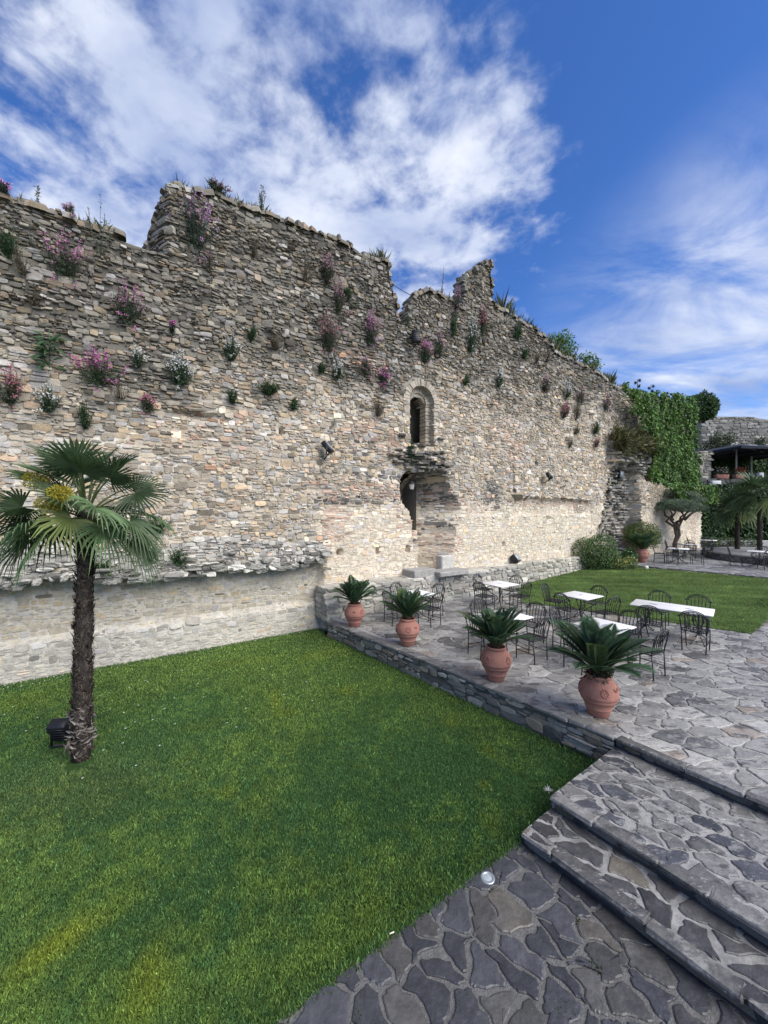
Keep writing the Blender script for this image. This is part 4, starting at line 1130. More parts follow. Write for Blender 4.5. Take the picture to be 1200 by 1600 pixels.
def cycad(px, py, seed, R_, label, zf=TZ, sc=1.0, rz=0.0, urn_label='', extra=False, first=[], n=34):
    c = gp(px, py, zf); c = c + np.array((c[0], c[1], 0)) / np.linalg.norm(c[:2]) * .15 * sc
    if not first:
        u = make_urn(); first.append(u); u.location = tuple(c); u.rotation_euler = (0, 0, rz); u['label'] = urn_label
        u.scale = (sc, sc, sc)
    else:
        u = dup(first[0], tuple(c), rz, urn_label, sc=sc)
    b = (c[0], c[1], c[2] + .585 * sc)
    t = thing('sago_palm', label, 'sago palm', b, group='sago palms in terracotta urns')
    make_cycad(seed, R_, n).build('crown', M_leaf, t, smooth=False)
    g = np.random.default_rng(seed); k = MB()
    k.lathe([(.085, -.03), (.10, .02), (.09, .07), (.05, .10)], 12, col=(.07, .05, .035))
    for i in range(60):
        a = g.uniform(0, 6.28); z = g.uniform(-.02, .09); d = np.array((math.cos(a), math.sin(a), 0))
        k.leaves([d * .085 + Zv * z], [d * .6 + Zv], [d], .06, .03, (.09, .065, .04))
    k.build('trunk', M_bark, t)
    if extra:
        e = thing('trailing_plant', 'small dark leafy plant spilling over the rim of the urn nearest the steps', 'plant', b)
        q = MB(); kk = 420; a = g.uniform(0, 6.28, kk); r = g.uniform(.03, .19, kk); z = g.uniform(-.04, .19, kk) * (1.1 - r * 3)
        P = np.stack([np.cos(a) * r, np.sin(a) * r, z], 1)
        q.leaves(P, P + g.normal(0, .08, (kk, 3)), np.tile(Zv, (kk, 1)) + g.normal(0, .4, (kk, 3)), g.uniform(.03, .055, kk), g.uniform(.025, .045, kk), np.array((.022, .055, .022)) * g.uniform(.6, 1.5, (kk, 1)))
        q.build('foliage', M_leaf, e, smooth=False)
    return u
cycad(554, 981, 1, .74, 'sago palm in the urn closest to the stone wall, browned at one side', urn_label='terracotta urn closest to the stone wall, farthest from the steps', rz=.4)
cycad(637, 1011, 2, .70, 'compact upright sago palm in the second urn from the stone wall', urn_label='terracotta urn second from the stone wall, with a sago palm', rz=1.1)
cycad(775, 1067, 3, .76, 'broad sago palm in the third urn from the stone wall', urn_label='terracotta urn third from the stone wall, face relief turned to the lawn', rz=-1.9 + .5)
cycad(935, 1123, 4, .86, 'large dark sago palm in the urn nearest the steps', urn_label='terracotta urn nearest the stone steps, dark plants spilling from its rim', rz=.9, extra=True)
cycad(1003, 880, 5, .95, 'distant sago palm in an urn under the round bush', zf=.9, sc=1.15, urn_label='distant terracotta urn beside the flowering shrub at the lawn end', rz=.2, n=40)

# ------------------------------------------------------------------ iron chairs and marble tables
def make_chair():
    t = thing('iron_chair', 'x', 'chair', group='black wrought iron garden chairs')
    w, d, h, r = .225, .21, .45, .0125
    bc = (.013, .014, .016)
    for sx in (-1, 1):
        m = MB(); m.tube([(sx * w * .92, d, 0), (sx * w, d, h)], r, 6, bc); m.ball((sx * w * .92, d, .006), .013, 6, bc); m.build('leg', M_iron, t)
        m = MB(); m.tube([(sx * w * .92, -d * 1.12, 0), (sx * w, -d, h)], r, 6, bc); m.ball((sx * w * .92, -d * 1.12, .006), .013, 6, bc); m.build('leg', M_iron, t)
    s = MB()
    for a, b in (((-w, d), (w, d)), ((w, d), (w, -d)), ((w, -d), (-w, -d)), ((-w, -d), (-w, d))):
        s.box(((a[0] + b[0]) / 2, (a[1] + b[1]) / 2, h), (abs(a[0] - b[0]) + .018, abs(a[1] - b[1]) + .018, .022), 0, bc, bev=.004)
    for k in range(7):
        s.box((-w + .055 * (k + 1), 0, h + .004), (.026, 2 * d - .02, .006), 0, bc)
    s.build('seat', M_iron, t)
    q = MB()
    for sx in (-1, 1):   # side stretchers with a drooping scroll under the seat
        q.tube([(sx * w * .95, d, .19), (sx * w * .95, -d * 1.06, .19)], .009, 5, bc)
        q.tube([(sx * w, d * math.cos(a), h - .02 - .085 * math.sin(a)) for a in np.linspace(0, math.pi, 9)], .005, 5, bc)
    q.tube([(-w * .95, 0, .19), (w * .95, 0, .19)], .006, 5, bc)
    q.build('stretcher', M_iron, t)
    b = MB()
    tilt = lambda z: -d - .34 * (z - h) ** 1.3 * .8
    for sx in (-1, 1):
        zz = np.linspace(h, .76, 6)
        b.tube([(sx * (w + .018 * (z - h) / .3), tilt(z), z) for z in zz], r * 1.05, 6, bc)
        b.ball((sx * (w + .03), tilt(.77), .772), .022, 8, bc)
        b.tube([(sx * (w + .03), tilt(.77), .772), (sx * (w + .055), tilt(.75) + .02, .755)], .009, 5, bc)
    for wid, top, zz0 in ((w + .016, .925, .76), (w - .012, .895, .75)):
        b.tube([(wid * math.cos(a), tilt(zz0 + (top - zz0) * math.sin(a)), zz0 + (top - zz0) * math.sin(a)) for a in np.linspace(0, math.pi, 15)], .011, 6, bc)
    for k in range(5):
        x = (k - 2) * .077; zt_ = .75 + .145 * math.sqrt(max(0, 1 - (x / (w - .012)) ** 2))
        b.tube([(x * (.86 + .14 * (z - h) / .4), tilt(z) + .018 * math.sin((z - h) / .4 * math.pi), z) for z in np.linspace(h, zt_, 6)], .0085, 5, bc)
    b.tube([(-w, tilt(.50), .50), (w, tilt(.50), .50)], .007, 5, bc)
    b.build('backrest', M_iron, t)
    return t
def make_table(lx, ly, name, two=False):
    t = thing(name, 'x', 'table', group='white marble topped garden tables')
    m = MB(); m.box((0, 0, .738), (lx, ly, .026), 0, (.8, .8, .8), bev=.006); top = m.build('tabletop', M_marble, t)
    bc = (.013, .014, .016)
    for cx in ((-lx * .22, lx * .22) if two else (0,)):
        e = MB(); a = np.linspace(0, 2 * math.pi, 25)
        e.tube(np.stack([cx + .055 * np.cos(a), .035 * np.sin(a), np.full(25, .7525)], 1), .004, 4, (.22, .26, .34), cap=False)
        for yy in (-.012, .008):
            x = np.linspace(-.09, .09, 13); e.tube(np.stack([cx + x, yy + .012 * np.sin(x * 60), np.full(13, .7525)], 1), .004, 4, (.22, .26, .34))
        e.build('emblem', M_plain, top)
    fr = MB(); 
    for s in (-1, 1):
        fr.box((0, s * (ly / 2 - .09), .715), (lx - .16, .025, .02), 0, bc); fr.box((s * (lx / 2 - .09), 0, .7148), (.025, ly - .18, .0196), 0, bc)
    fr.build('frame', M_iron, t)
    def leg(x0, y0, dx, dy):
        q = MB()
        P = [(x0 + dx * v, y0 + dy * v, z) for v, z in ((.05, .71), (.26, .64), (.30, .55), (.20, .44), (.07, .34), (.05, .25), (.12, .14), (.27, .045), (.36, .012), (.38, .02))]
        q.tube(P, .013, 6, bc)
        a = np.linspace(0, 4.6, 12); q.tube([(x0 + dx * (.24 - .055 * (1 - k / 7) * math.cos(k)), y0 + dy * (.24 - .055 * (1 - k / 7) * math.cos(k)), .52 + .055 * (1 - k / 7) * math.sin(k)) for k in a], .008, 5, bc)
        q.build('leg', M_iron, t)
    spots = ((-lx * .33, 0), (lx * .33, 0)) if two else ((0, 0),)
    for x0, y0 in spots:
        p = MB(); p.tube([(x0, y0, .16), (x0, y0, .71)], .016, 8, bc); p.ball((x0, y0, .34), .035, 8, bc); p.ball((x0, y0, .17), .028, 8, bc); p.build('pedestal', M_iron, t)
        for dx, dy in (((1, 1), (1, -1), (-1, 1), (-1, -1)) if not two else ((.35, 1), (.35, -1), (-.35, 1), (-.35, -1))):
            leg(x0, y0, dx, dy)
    return t
CH0, TB0, TL0 = make_chair(), make_table(.86, .86, 'marble_table'), make_table(1.62, .82, 'long_marble_table', True)
used = {}
def place(proto, key, loc, rz, label):
    if not used.get(key):
        used[key] = 1; proto.location = tuple(loc); proto.rotation_euler = (0, 0, rz); proto['label'] = label; return proto
    return dup(proto, tuple(loc), rz, label)
def chair_at(x, y, tx, ty, label, z=TZ, jit=0.0):
    a = math.atan2(ty - y, tx - x) - math.pi / 2
    place(CH0, 'c', (x, y, z + .004), a + jit, label)
def tset(px, py, label, chairs, z=TZ, dist=.72, seed=0, rot=0.0):
    g = np.random.default_rng(seed + int(px))
    c = gp(px, py, z + .75)[:2]
    place(TB0, 't', (c[0], c[1], z + .004), UANG + rot, label)
    for k, cl in chairs:
        a = {'u': 0, 'U': math.pi, 'n': -math.pi / 2, 'N': math.pi / 2}[k] + UANG + rot + g.normal(0, .10)
        d = dist * g.uniform(.92, 1.1)
        chair_at(c[0] + math.cos(a) * d, c[1] + math.sin(a) * d, c[0], c[1], cl, z, g.normal(0, .14))
w_ = 'black iron chair '
tset(650, 927, 'small marble table half hidden behind the second urn from the wall', [('u', w_ + 'between the low bench wall and the table behind the second urn'), ('N', w_ + 'pushed against the bench wall behind the second urn'), ('n', w_ + 'beside the table behind the second urn, facing the bench wall'), ('U', w_ + 'just behind the second urn, its back to the lawn')], dist=.66)
tset(781, 912, 'square marble table near the black floodlight on the stone plinth', [('u', w_ + 'at the plinth table, its back to the far lawn'), ('N', w_ + 'at the plinth table, its back to the bench wall'), ('n', w_ + 'at the plinth table, facing the bench wall'), ('U', w_ + 'at the plinth table, its back to the row of urns')])
tset(790, 962, 'square marble table seen through the fronds of the third urn', [('u', w_ + 'behind the third urn, facing the near lawn across its table'), ('N', w_ + 'behind the third urn, facing the steps across its table'), ('n', w_ + 'at the third urn table, on the side towards the steps'), ('U', w_ + 'right behind the third urn, its back to the urn')])
tset(907, 930, 'square marble table at the corner edge of the striped lawn', [('u', w_ + 'standing on the striped lawn side of the corner table'), ('N', w_ + 'at the corner table, greenish, its back to the stone wall'), ('n', w_ + 'at the corner table, on its side next to the long table'), ('U', w_ + 'at the corner table, its back to the urns')])
tset(944, 977, 'square marble table hidden behind the large sago palm nearest the steps', [('u', w_ + 'behind the large sago palm, back turned to the long table'), ('N', w_ + 'seen beside the large sago palm, on its wall side'), ('n', w_ + 'standing clear on the paving beside the urn nearest the steps'), ('U', w_ + 'hidden behind the fronds of the large sago palm')])
tc_ = np.array((7.12, 9.52)); tl = math.atan2(.68, -.73)
place(TL0, 'l', (tc_[0], tc_[1], TZ + .004), tl, 'long rectangular marble table by the edge of the striped lawn')
for (x, y), lb in zip(((7.42, 10.42), (8.05, 9.88), (6.35, 9.15), (7.0, 8.62)), ('at the long table on its lawn side, nearer the corner table', 'at the long table on its lawn side, at the outer end', 'at the long table on its near side, next to the corner table', 'at the long table on its near side, at the outer end')):
    q = np.array((x, y)); e = np.array((math.cos(tl), math.sin(tl))); t_ = tc_ + e * float((q - tc_) @ e)
    chair_at(x, y, t_[0], t_[1], w_ + lb, TZ, random.uniform(-.1, .1))
far = [(1060, 857, 'distant marble table nearest the kerb beside the urn', 'the distant table nearest the kerb'), (1078, 850.5, 'distant marble table in front of the clipped tree trunk', 'the distant table by the clipped tree'),
       (1107, 844, 'farthest marble table, by the dark hedge', 'the farthest table by the dark hedge'), (1187, 861.5, 'distant marble table in front of the round platform', 'the table before the round platform')]
for px, py, tl_, cl in far:
    tset(px, py, tl_, [('u', w_ + 'at ' + cl + ', back to the hedge'), ('N', w_ + 'at ' + cl + ', back to the ruined wall'), ('n', w_ + 'at ' + cl + ', back to the open terrace'), ('U', w_ + 'at ' + cl + ', back to the striped lawn')], z=FZ, dist=.78, seed=3, rot=.25)

# ------------------------------------------------------------------ fan palm
def fan_leaf(m, g, hub, axis, up, Rr, nseg, col, droop=.25, spread=150, stiff=1.0):
    axis = axis / np.linalg.norm(axis); side = np.cross(axis, up); side /= np.linalg.norm(side); nn = np.cross(side, axis)
    for k in range(nseg):
        f0, f1 = [R(spread) * ((k + j) / nseg * 2 - 1) for j in (0, 1)]
        fm = (f0 + f1) / 2
        L = Rr * (.72 + .28 * math.cos(fm * .6)) * g.uniform(.92, 1.05)
        d = lambda f: axis * math.cos(f) + side * math.sin(f) + nn * (.18 * math.sin(abs(f)))
        s1, s2 = g.uniform(.34, .46) * L, .74 * L
        a0, a1, am = hub + d(f0) * s1, hub + d(f1) * s1, hub + d(fm) * s1 + nn * .012
        dr = droop * L * g.uniform(.6, 1.4)
        wv = (a1 - a0) * .42
        mid = hub + d(fm) * s2 - Zv * dr * .30
        tip = hub + d(fm) * L * .97 - Zv * dr * 1.0
        c = np.array(col) * g.uniform(.8, 1.25)
        m.add([hub, a0, am, a1, mid - wv, mid + nn * .008, mid + wv, tip], [np.array([[0, 1, 2], [0, 2, 3], [4, 7, 5], [5, 7, 6]]), np.array([[1, 4, 5, 2], [2, 5, 6, 3]])], [c] * 4 + [c * 1.05] * 3 + [c * 1.15])
def fan_palm(name, label, base, zh, tr, fronds, Rr, pet, seed, stubs=760, lean=(0, 0), flowers=True, cat='palm', group=None, nseg=34, dry=()):
    g = np.random.default_rng(seed)
    t = thing(name, label, cat, base, group=group)
    m = MB(); n = 26; zz = np.linspace(-.05, zh, n); P = np.stack([lean[0] * zz / zh, lean[1] * zz / zh, zz], 1)
    rad = tr * (1.0 - .12 * zz / zh + .10 * np.exp(-zz / .3)) * (1 + .06 * g.normal(0, 1, n))
    m.tube(P, rad, 14, (.042, .035, .030)); 
    q = stubs; z = g.uniform(.03, zh, q); a = g.uniform(0, 6.283, q); d = np.stack([np.cos(a), np.sin(a), 0 * a], 1)
    ctr = np.stack([lean[0] * z / zh, lean[1] * z / zh, z], 1); rr = np.interp(z, zz, rad)[:, None]
    m.leaves(ctr + d * rr * .86, d * g.uniform(.12, .55, (q, 1)) + Zv * 1.0, d, g.uniform(.07, .17, q), g.uniform(.03, .07, q), np.array((.042, .035, .030)) * g.uniform(.3, 2.8, (q, 1)), fold=.2)
    q = stubs * 3; z = g.uniform(0, zh, q); a = g.uniform(0, 6.283, q); d = np.stack([np.cos(a), np.sin(a), 0 * a], 1); tt = np.stack([-np.sin(a), np.cos(a), 0 * a], 1)
    ctr = np.stack([lean[0] * z / zh, lean[1] * z / zh, z], 1); rr = np.interp(z, zz, rad)[:, None]
    m.leaves(ctr + d * rr * .97, tt * g.normal(0, 1, (q, 1)) + Zv * g.normal(0, .8, (q, 1)) + d * .25, d, g.uniform(.05, .12, q), g.uniform(.004, .012, q), np.array((.085, .068, .052)) * g.uniform(.4, 1.9, (q, 1)))
    if flowers:  # ragged pale fibre at the foot
        q = 150; z = g.uniform(.02, .75, q); a = g.uniform(0, 6.283, q); d = np.stack([np.cos(a), np.sin(a), 0 * a], 1); tt = np.stack([-np.sin(a), np.cos(a), 0 * a], 1)
        rr = np.interp(z, zz, rad)[:, None]
        m.leaves(np.stack([0 * z, 0 * z, z], 1) + d * rr, tt * g.normal(0, .7, (q, 1)) + Zv * g.uniform(-.3, 1, (q, 1)) + d * .22, d, g.uniform(.07, .17, q), g.uniform(.02, .05, q), np.array((.18, .16, .14)) * g.uniform(.5, 1.6, (q, 1)), bend=.3, fold=.3)
    m.build('trunk', M_bark, t)
    top = np.array((lean[0], lean[1], zh))
    for i, (az, el, k) in enumerate(fronds):
        az, el = R(az), R(el)
        h = np.array((math.cos(az), math.sin(az), 0))
        f = MB(); st = top + h * tr * .5 + Zv * (-.10 + .22 * (el / 1.5)); e = el + .35; p = st; pts = [p]
        pl = pet * k
        for j in range(7):
            p = p + (h * math.cos(e) + Zv * math.sin(e)) * pl / 7; pts.append(p); e -= .09
        f.tube(pts, np.linspace(.016, .009, 8), 5, (.11, .15, .05))
        ax = h * math.cos(e - .15) + Zv * math.sin(e - .15); up = -h * math.sin(e - .15) + Zv * math.cos(e - .15)
        if up[2] < .05: up = up + Zv * .2
        dr = .06 + .62 * max(0, math.sin(-e + .35))
        col = np.array((.066, .108, .044)) * g.uniform(.55, 1.7) if i not in dry else np.array((.17, .21, .07))
        roll = R(g.normal(0, 22)); sdv = np.cross(ax, up); up = up * math.cos(roll) + sdv * math.sin(roll)
        fan_leaf(f, g, p, ax, up, Rr * g.uniform(.88, 1.1), nseg, col, droop=dr, spread=g.uniform(125, 155))
        f.build('frond', M_leaf, t, smooth=False)
    if flowers:
        for (fx, fy, fz) in ((-.34, -.42, .42), (.04, -.50, .24), (-.14, -.44, .10)):
            y = MB(); c = top + np.array((fx, fy, fz)); q = 900
            P = g.normal(0, 1, (q, 3)); P /= np.linalg.norm(P, axis=1)[:, None]; P = P * (g.random((q, 1)) ** .4) * np.array((.17, .12, .11))
            y.leaves(c + P, P + g.normal(0, .06, (q, 3)), g.normal(0, 1, (q, 3)), g.uniform(.02, .04, q), g.uniform(.010, .018, q), np.array((.42, .36, .045)) * g.uniform(.6, 1.3, (q, 1)))
            y.tube([top + np.array((fx, fy, 0)) * .3, c], .012, 5, (.25, .25, .06))
            y.build('flower_cluster', M_petal, t, smooth=False)
    return t
pb = gp(112, 1193)
FR = [(80, 72, 1.0), (265, 78, .85), (160, 62, 1.0), (20, 60, 1.05), (300, 58, .9), (110, 48, 1.0), (225, 48, .95), (340, 42, 1.05), (185, 34, 1.15), (50, 34, 1.0), (5, 22, 1.15), (262, 34, .55), (285, 62, 1.05), (200, 66, 1), (140, 24, 1.1), (205, 8, 1.1), (318, 8, 1.0), (350, -6, 1.1), (90, 10, 1), (30, 0, 1.1),
      (186, -8, 1.15), (277, -2, .42), (228, -14, .95), (120, -10, 1.0), (2, -14, 1.0), (165, -14, 1.0), (332, -18, .75), (352, -26, 1.15), (188, -24, 1.2), (20, -20, 1.0), (205, -30, .8)]
fan_palm('fan_palm', 'tall slender fan palm with shaggy dark trunk and yellow flowers standing on the near lawn', (pb[0], pb[1] + .17, 0), 3.52, .106, FR, .51, .62, 5, lean=(.07, 0), dry=(21,))
FR2 = [(i * 137.5 % 360, 74 - i * 5.6, 1.0) for i in range(18)]
for px, py, zt, lb, sd, k in ((1152, 868, 3.55, 'small distant fan palm with yellowing lower leaves in front of the dark hedge', 31, 1.0), (1187, 874, 4.4, 'taller distant fan palm with bright crown close to the round platform', 32, 1.15)):
    c = gp(px, py, FZ)
    fan_palm('fan_palm', lb, tuple(c), zt - FZ, .115, FR2, .82 * k, .62 * k, sd, stubs=120, flowers=False, nseg=18, dry=(15, 16))

# ------------------------------------------------------------------ lamps
def floodlight(label, loc, rz, tilt, size=(.30, .16, .38), post=0.0, cat='floodlight', glassy=None):
    t = thing('floodlight', label, cat, loc, rz)
    w, d, h = size
    Rm = Matrix.Translation((0, 0, post + h * .55)) @ Matrix.Rotation(R(tilt), 4, 'X')
    b = MB(); b.box((0, 0, 0), (w, d, h), 0, (.02, .02, .02), bev=.02, M=Rm)
    for k in range(5): b.box((0, 0, 0), (w * .9, .012, .02), 0, (.02, .02, .02), M=Rm @ Matrix.Translation((0, d / 2 + .004, (k - 2) * h * .17)))
    b.build('lamp_body', M_black, t)
    g_ = MB(); g_.box((0, 0, 0), (w * .84, .012, h * .82), 0, (.3, .3, .3), M=Rm @ Matrix.Translation((0, -d / 2 - .004, 0))); g_.build('lens', glassy or M_glass, t)
    f = MB()
    for s in (-1, 1): f.box((s * (w / 2 + .014), 0, (post + h * .6) / 2), (.012, .04, post + h * .6), 0, (.02, .02, .02))
    f.box((0, 0, .006), (w + .06, .06, .012), 0, (.02, .02, .02)); f.build('bracket', M_black, t)
    return t
q = gp(88, 1172); floodlight('black floodlight on a bracket standing in the grass behind the fan palm', (q[0], q[1] + .1, 0), 3.25, -32, (.26, .17, .36), .05)
def on_wall(px, py, o=None, d=0.05):
    s, z = wp(px, py); oo = float(off(s, z)) if o is None else o
    s, z = wp(px, py, oo + d); return W(s, z, oo + d)
def wall_flood(label, px, py, rz, tilt, size):
    p = on_wall(px, py, d=.28)
    t = floodlight(label, (p[0], p[1], p[2] - size[2] * .5), UANG + rz, tilt, size)
    a = MB(); i = Matrix.Rotation(-(UANG + rz), 3, 'Z')
    v0 = np.array(i @ Vector(-N * .45)); a.tube([(0, 0, .0), v0 * .5 + np.array((0, 0, -.10)), v0 + np.array((0, 0, -.15))], .02, 6, (.02, .02, .02)); a.build('mounting_arm', M_black, t)
wall_flood('black floodlight bracketed to the wall between palm and arched window', 512, 700, .9, -40, (.28, .15, .40))
wall_flood('small black floodlight on the wall over the far brick band', 858, 744, .7, -35, (.28, .15, .36))
wall_flood('floodlight with pale lens in the ruined hollow by the ivy', 969, 742, -.15, 5, (.34, .2, .44))
wall_flood('black floodlight at the broken gap above the arched window', 650, 527, 2.6, 20, (.28, .16, .50))
p = W(wp(808, 892, .3)[0], 1.33, .22); floodlight('black floodlight standing on the low stone plinth by the far lawn', tuple(p), UANG + .3, -40, (.34, .22, .36), .02)
def lantern():
    p = on_wall(643, 760, o=0, d=.05)
    t = thing('wall_lantern', 'small black lantern with pale glass hanging in the broken doorway hollow', 'lantern', tuple(p))
    m = MB(); m.lathe([(.03, .20), (.05, .17), (.135, .10), (.14, .085), (.10, .085)], 6, col=(.02, .02, .02)); m.lathe([(.06, -.14), (.075, -.12), (.075, -.10)], 6, col=(.02, .02, .02)); m.build('lantern_cap', M_black, t)
    m = MB(); m.lathe([(.068, -.10), (.105, .085)], 6, col=(.3, .3, .3)); m.build('lantern_glass', mk('frosted_glass', (.42, .41, .36), rough=.4, namp=.1), t, smooth=False)
    m = MB(); v = -N
    m.tube([(0, 0, .19), (0, 0, .26), v * .15 + Zv * .33, v * .55 + Zv * .30], .012, 5, (.02, .02, .02)); m.build('bracket', M_black, t)
lantern()
def ground_light():
    c = gp(762, 1372)
    t = thing('ground_light', 'round metal spotlight sunk into the dark paving beside the lawn edge', 'ground light', tuple(c))
    m = MB(); m.lathe([(.068, -.01), (.068, .006), (.062, .010), (.046, .010), (.043, .003)], 28, col=(.45, .47, .48), cap=False); m.build('rim', mk('steel', (.42, .45, .46), rough=.35, metal=.6, namp=.1), t)
    m = MB(); m.lathe([(.043, .004), (.025, .008), (.001, .009)], 24, col=(.4, .4, .4), cap=False); m.build('lens', mk('lens_glass', (.34, .38, .38), rough=.1, namp=.05, spec=.6), t)
ground_light()
def small_things():
    c = gp(857, 1236, .02); g = np.random.default_rng(4)
    m = MB(); k = 46; a = g.uniform(0, 6.28, k)
    m.leaves(np.tile(c, (k, 1)), np.stack([np.cos(a), np.sin(a), g.uniform(.1, 1, k)], 1), np.tile(Zv, (k, 1)), g.uniform(.03, .085, k), .006, (.62, .62, .58))
    tag(m.build('seed_head', M_petal, smooth=False), 'white feathery tuft at the corner of the upper step', 'seed head')
    c = gp(609, 1459, .02); m = MB(); m.tube([c, c + np.array((.035, .012, .002))], .005, 6, (.75, .70, .58)); m.ball(c, .006, 6, (.6, .42, .2)); tag(m.build('cigarette_butt', M_plain), 'tiny cigarette butt in the grass by the dark paving', 'litter')
    c = gp(1010, 889, .86); m = MB(); m.box((0, 0, .07), (.15, .12, .14), 0, (.62, .60, .55), bev=.02); o = m.build('junction_box', M_plain); o.location = tuple(c); tag(o, 'small pale box on the grass at the kerb corner by the urn', 'box')
small_things()
def cable(name, label, pts, r=.008, sag=0.0):
    m = MB(); m.tube(pts, r, 5, (.03, .03, .03)); tag(m.build(name, M_black), label, 'cable')
cable('cable', 'thin dark cable strung along the wall to the lantern', [on_wall(x, y, d=.07) for x, y in ((505, 722), (545, 727), (580, 726), (605, 720), (630, 704))])
cable('cable', 'thin wire spanning the broken gap at the wall top', [W(*wp(x, y), -.4) for x, y in ((612, 428), (640, 446), (668, 462), (690, 470))], .012)

# ------------------------------------------------------------------ plants on the wall
def tuft(px, py, hpx, wpx, kind, label, seed):
    g = np.random.default_rng(seed * 13 + 5)
    s, z = wp(px, py)
    z = min(z, float(ztop(s)) - .03)
    o = float(off(s, z)) + .02
    s2, z2 = wp(px, py, o); z2 = min(z2, float(ztop(s2)) - .02)
    base = W(s2, z2, o)
    sc = base[1] / F
    H, Wd = hpx * sc, wpx * sc
    t = thing(KN[kind], label, KC[kind], tuple(base), group='wild plants rooted in the wall')
    m, fl = MB(), MB()
    flowery = kind in ('pink', 'white', 'red', 'magenta', 'palepink', 'lilac')
    gc = {'pink': (.075, .10, .06), 'white': (.06, .095, .05), 'red': (.085, .10, .06), 'magenta': (.07, .10, .055), 'palepink': (.085, .10, .06), 'lilac': (.06, .085, .06), 'green': (.045, .085, .035), 'dry': (.12, .10, .065), 'broad': (.05, .11, .04), 'spike': (.12, .14, .09)}[kind]
    fc = {'pink': (.64, .28, .48), 'white': (.82, .82, .76), 'red': (.52, .22, .28), 'magenta': (.62, .18, .44), 'palepink': (.56, .32, .42), 'lilac': (.66, .36, .64)}.get(kind)
    ns = int(np.clip(10 + Wd * 62, 9, 46))
    if kind == 'spike': ns = 3 if wpx < 11 else 7
    if kind == 'dry': ns = int(ns * .8)
    if kind == 'broad':
        k = 46; a = g.uniform(-1.4, 1.4, k)
        zz = g.random(k) * H * .8
        P = U * (np.sin(a) * Wd * .18 * g.random(k))[:, None] + N * (.04 + .15 * g.random(k))[:, None] + Zv * zz[:, None]
        D = U * np.sin(a)[:, None] + N * np.cos(a)[:, None] * .8 + Zv * g.uniform(-.5, .8, k)[:, None]
        m.leaves(P, D, np.tile(Zv + N, (k, 1)), g.uniform(.14, .28, k), g.uniform(.06, .10, k), np.array(gc) * g.uniform(.6, 1.5, (k, 1)), bend=.25)
        m.tube([(0, 0, 0), N * .08 + Zv * H * .5, N * .06 + Zv * H], .012, 4, gc)
    else:
        for i in range(ns):
            x = g.normal(0, .26) * Wd; hh = H * 1.12 * (g.uniform(.5, 1.0) if g.random() > .12 else g.uniform(-.35, .3)) * (1 - .35 * min(1, abs(x) / (Wd * .6)))
            outw = g.uniform(.04, .22) + .10 * H
            q = 6; ts = np.linspace(0, 1, q)
            P = U * (x * .25 + x * .95 * ts ** .8)[:, None] + N * (.02 + outw * np.sin(ts * 1.5) * (1 - .3 * ts))[:, None] + Zv * (hh * ts ** 1.15)[:, None] + g.normal(0, .008, (q, 3))
            m.tube(P, np.linspace(.005, .002, q) * (1 + base[1] * .05), 3, np.array(gc) * .9, cap=False)
            nl = int((16 if kind != 'dry' else 7) * (1 + .4 * (H > .6)))
            tl = g.uniform(.04, .74 if flowery else .98, nl)
            Pl = np.stack([np.interp(tl, ts, P[:, d]) for d in range(3)], 1)
            D = g.normal(0, 1, (nl, 3)) + Zv * .9 + N * .5
            big = 1 + base[1] * .02
            m.leaves(Pl, D, g.normal(0, .5, (nl, 3)) + Zv, g.uniform(.035, .075, nl) * big, g.uniform(.010, .020, nl) * big * (.6 if kind == 'dry' else 1), np.array(gc) * 1.15 * g.uniform(.5, 1.6, (nl, 1)), bend=.2)
            if flowery and g.random() < (.6 if kind != 'palepink' else .4):
                nf = int(g.integers(7, 15)); tl = g.uniform(.62, 1.04, nf)
                Pl = np.stack([np.interp(tl, ts, P[:, d]) for d in range(3)], 1) + g.normal(0, .016, (nf, 3)) * big
                fl.leaves(Pl, g.normal(0, 1, (nf, 3)) + N * .8, g.normal(0, 1, (nf, 3)), g.uniform(.026, .046, nf) * big, g.uniform(.022, .036, nf) * big, np.clip(np.array(fc) * g.uniform(.65, 1.3, (nf, 1)), 0, .85), fold=.3)
    m.build('foliage', M_leaf, t, smooth=False)
    if flowery and fl.n: fl.build('blossoms', M_petal, t, smooth=False)
KN = {k: 'snapdragon' for k in ('pink', 'white', 'red', 'magenta', 'palepink', 'lilac')}; KN.update(green='wall_plant', dry='dry_wall_plant', broad='leafy_wall_plant', spike='flower_spike')
KC = {k: 'flower' for k in ('pink', 'white', 'red', 'magenta', 'palepink', 'lilac')}; KC.update(green='plant', dry='plant', broad='plant', spike='plant')
T_ = 'above the palm crown'
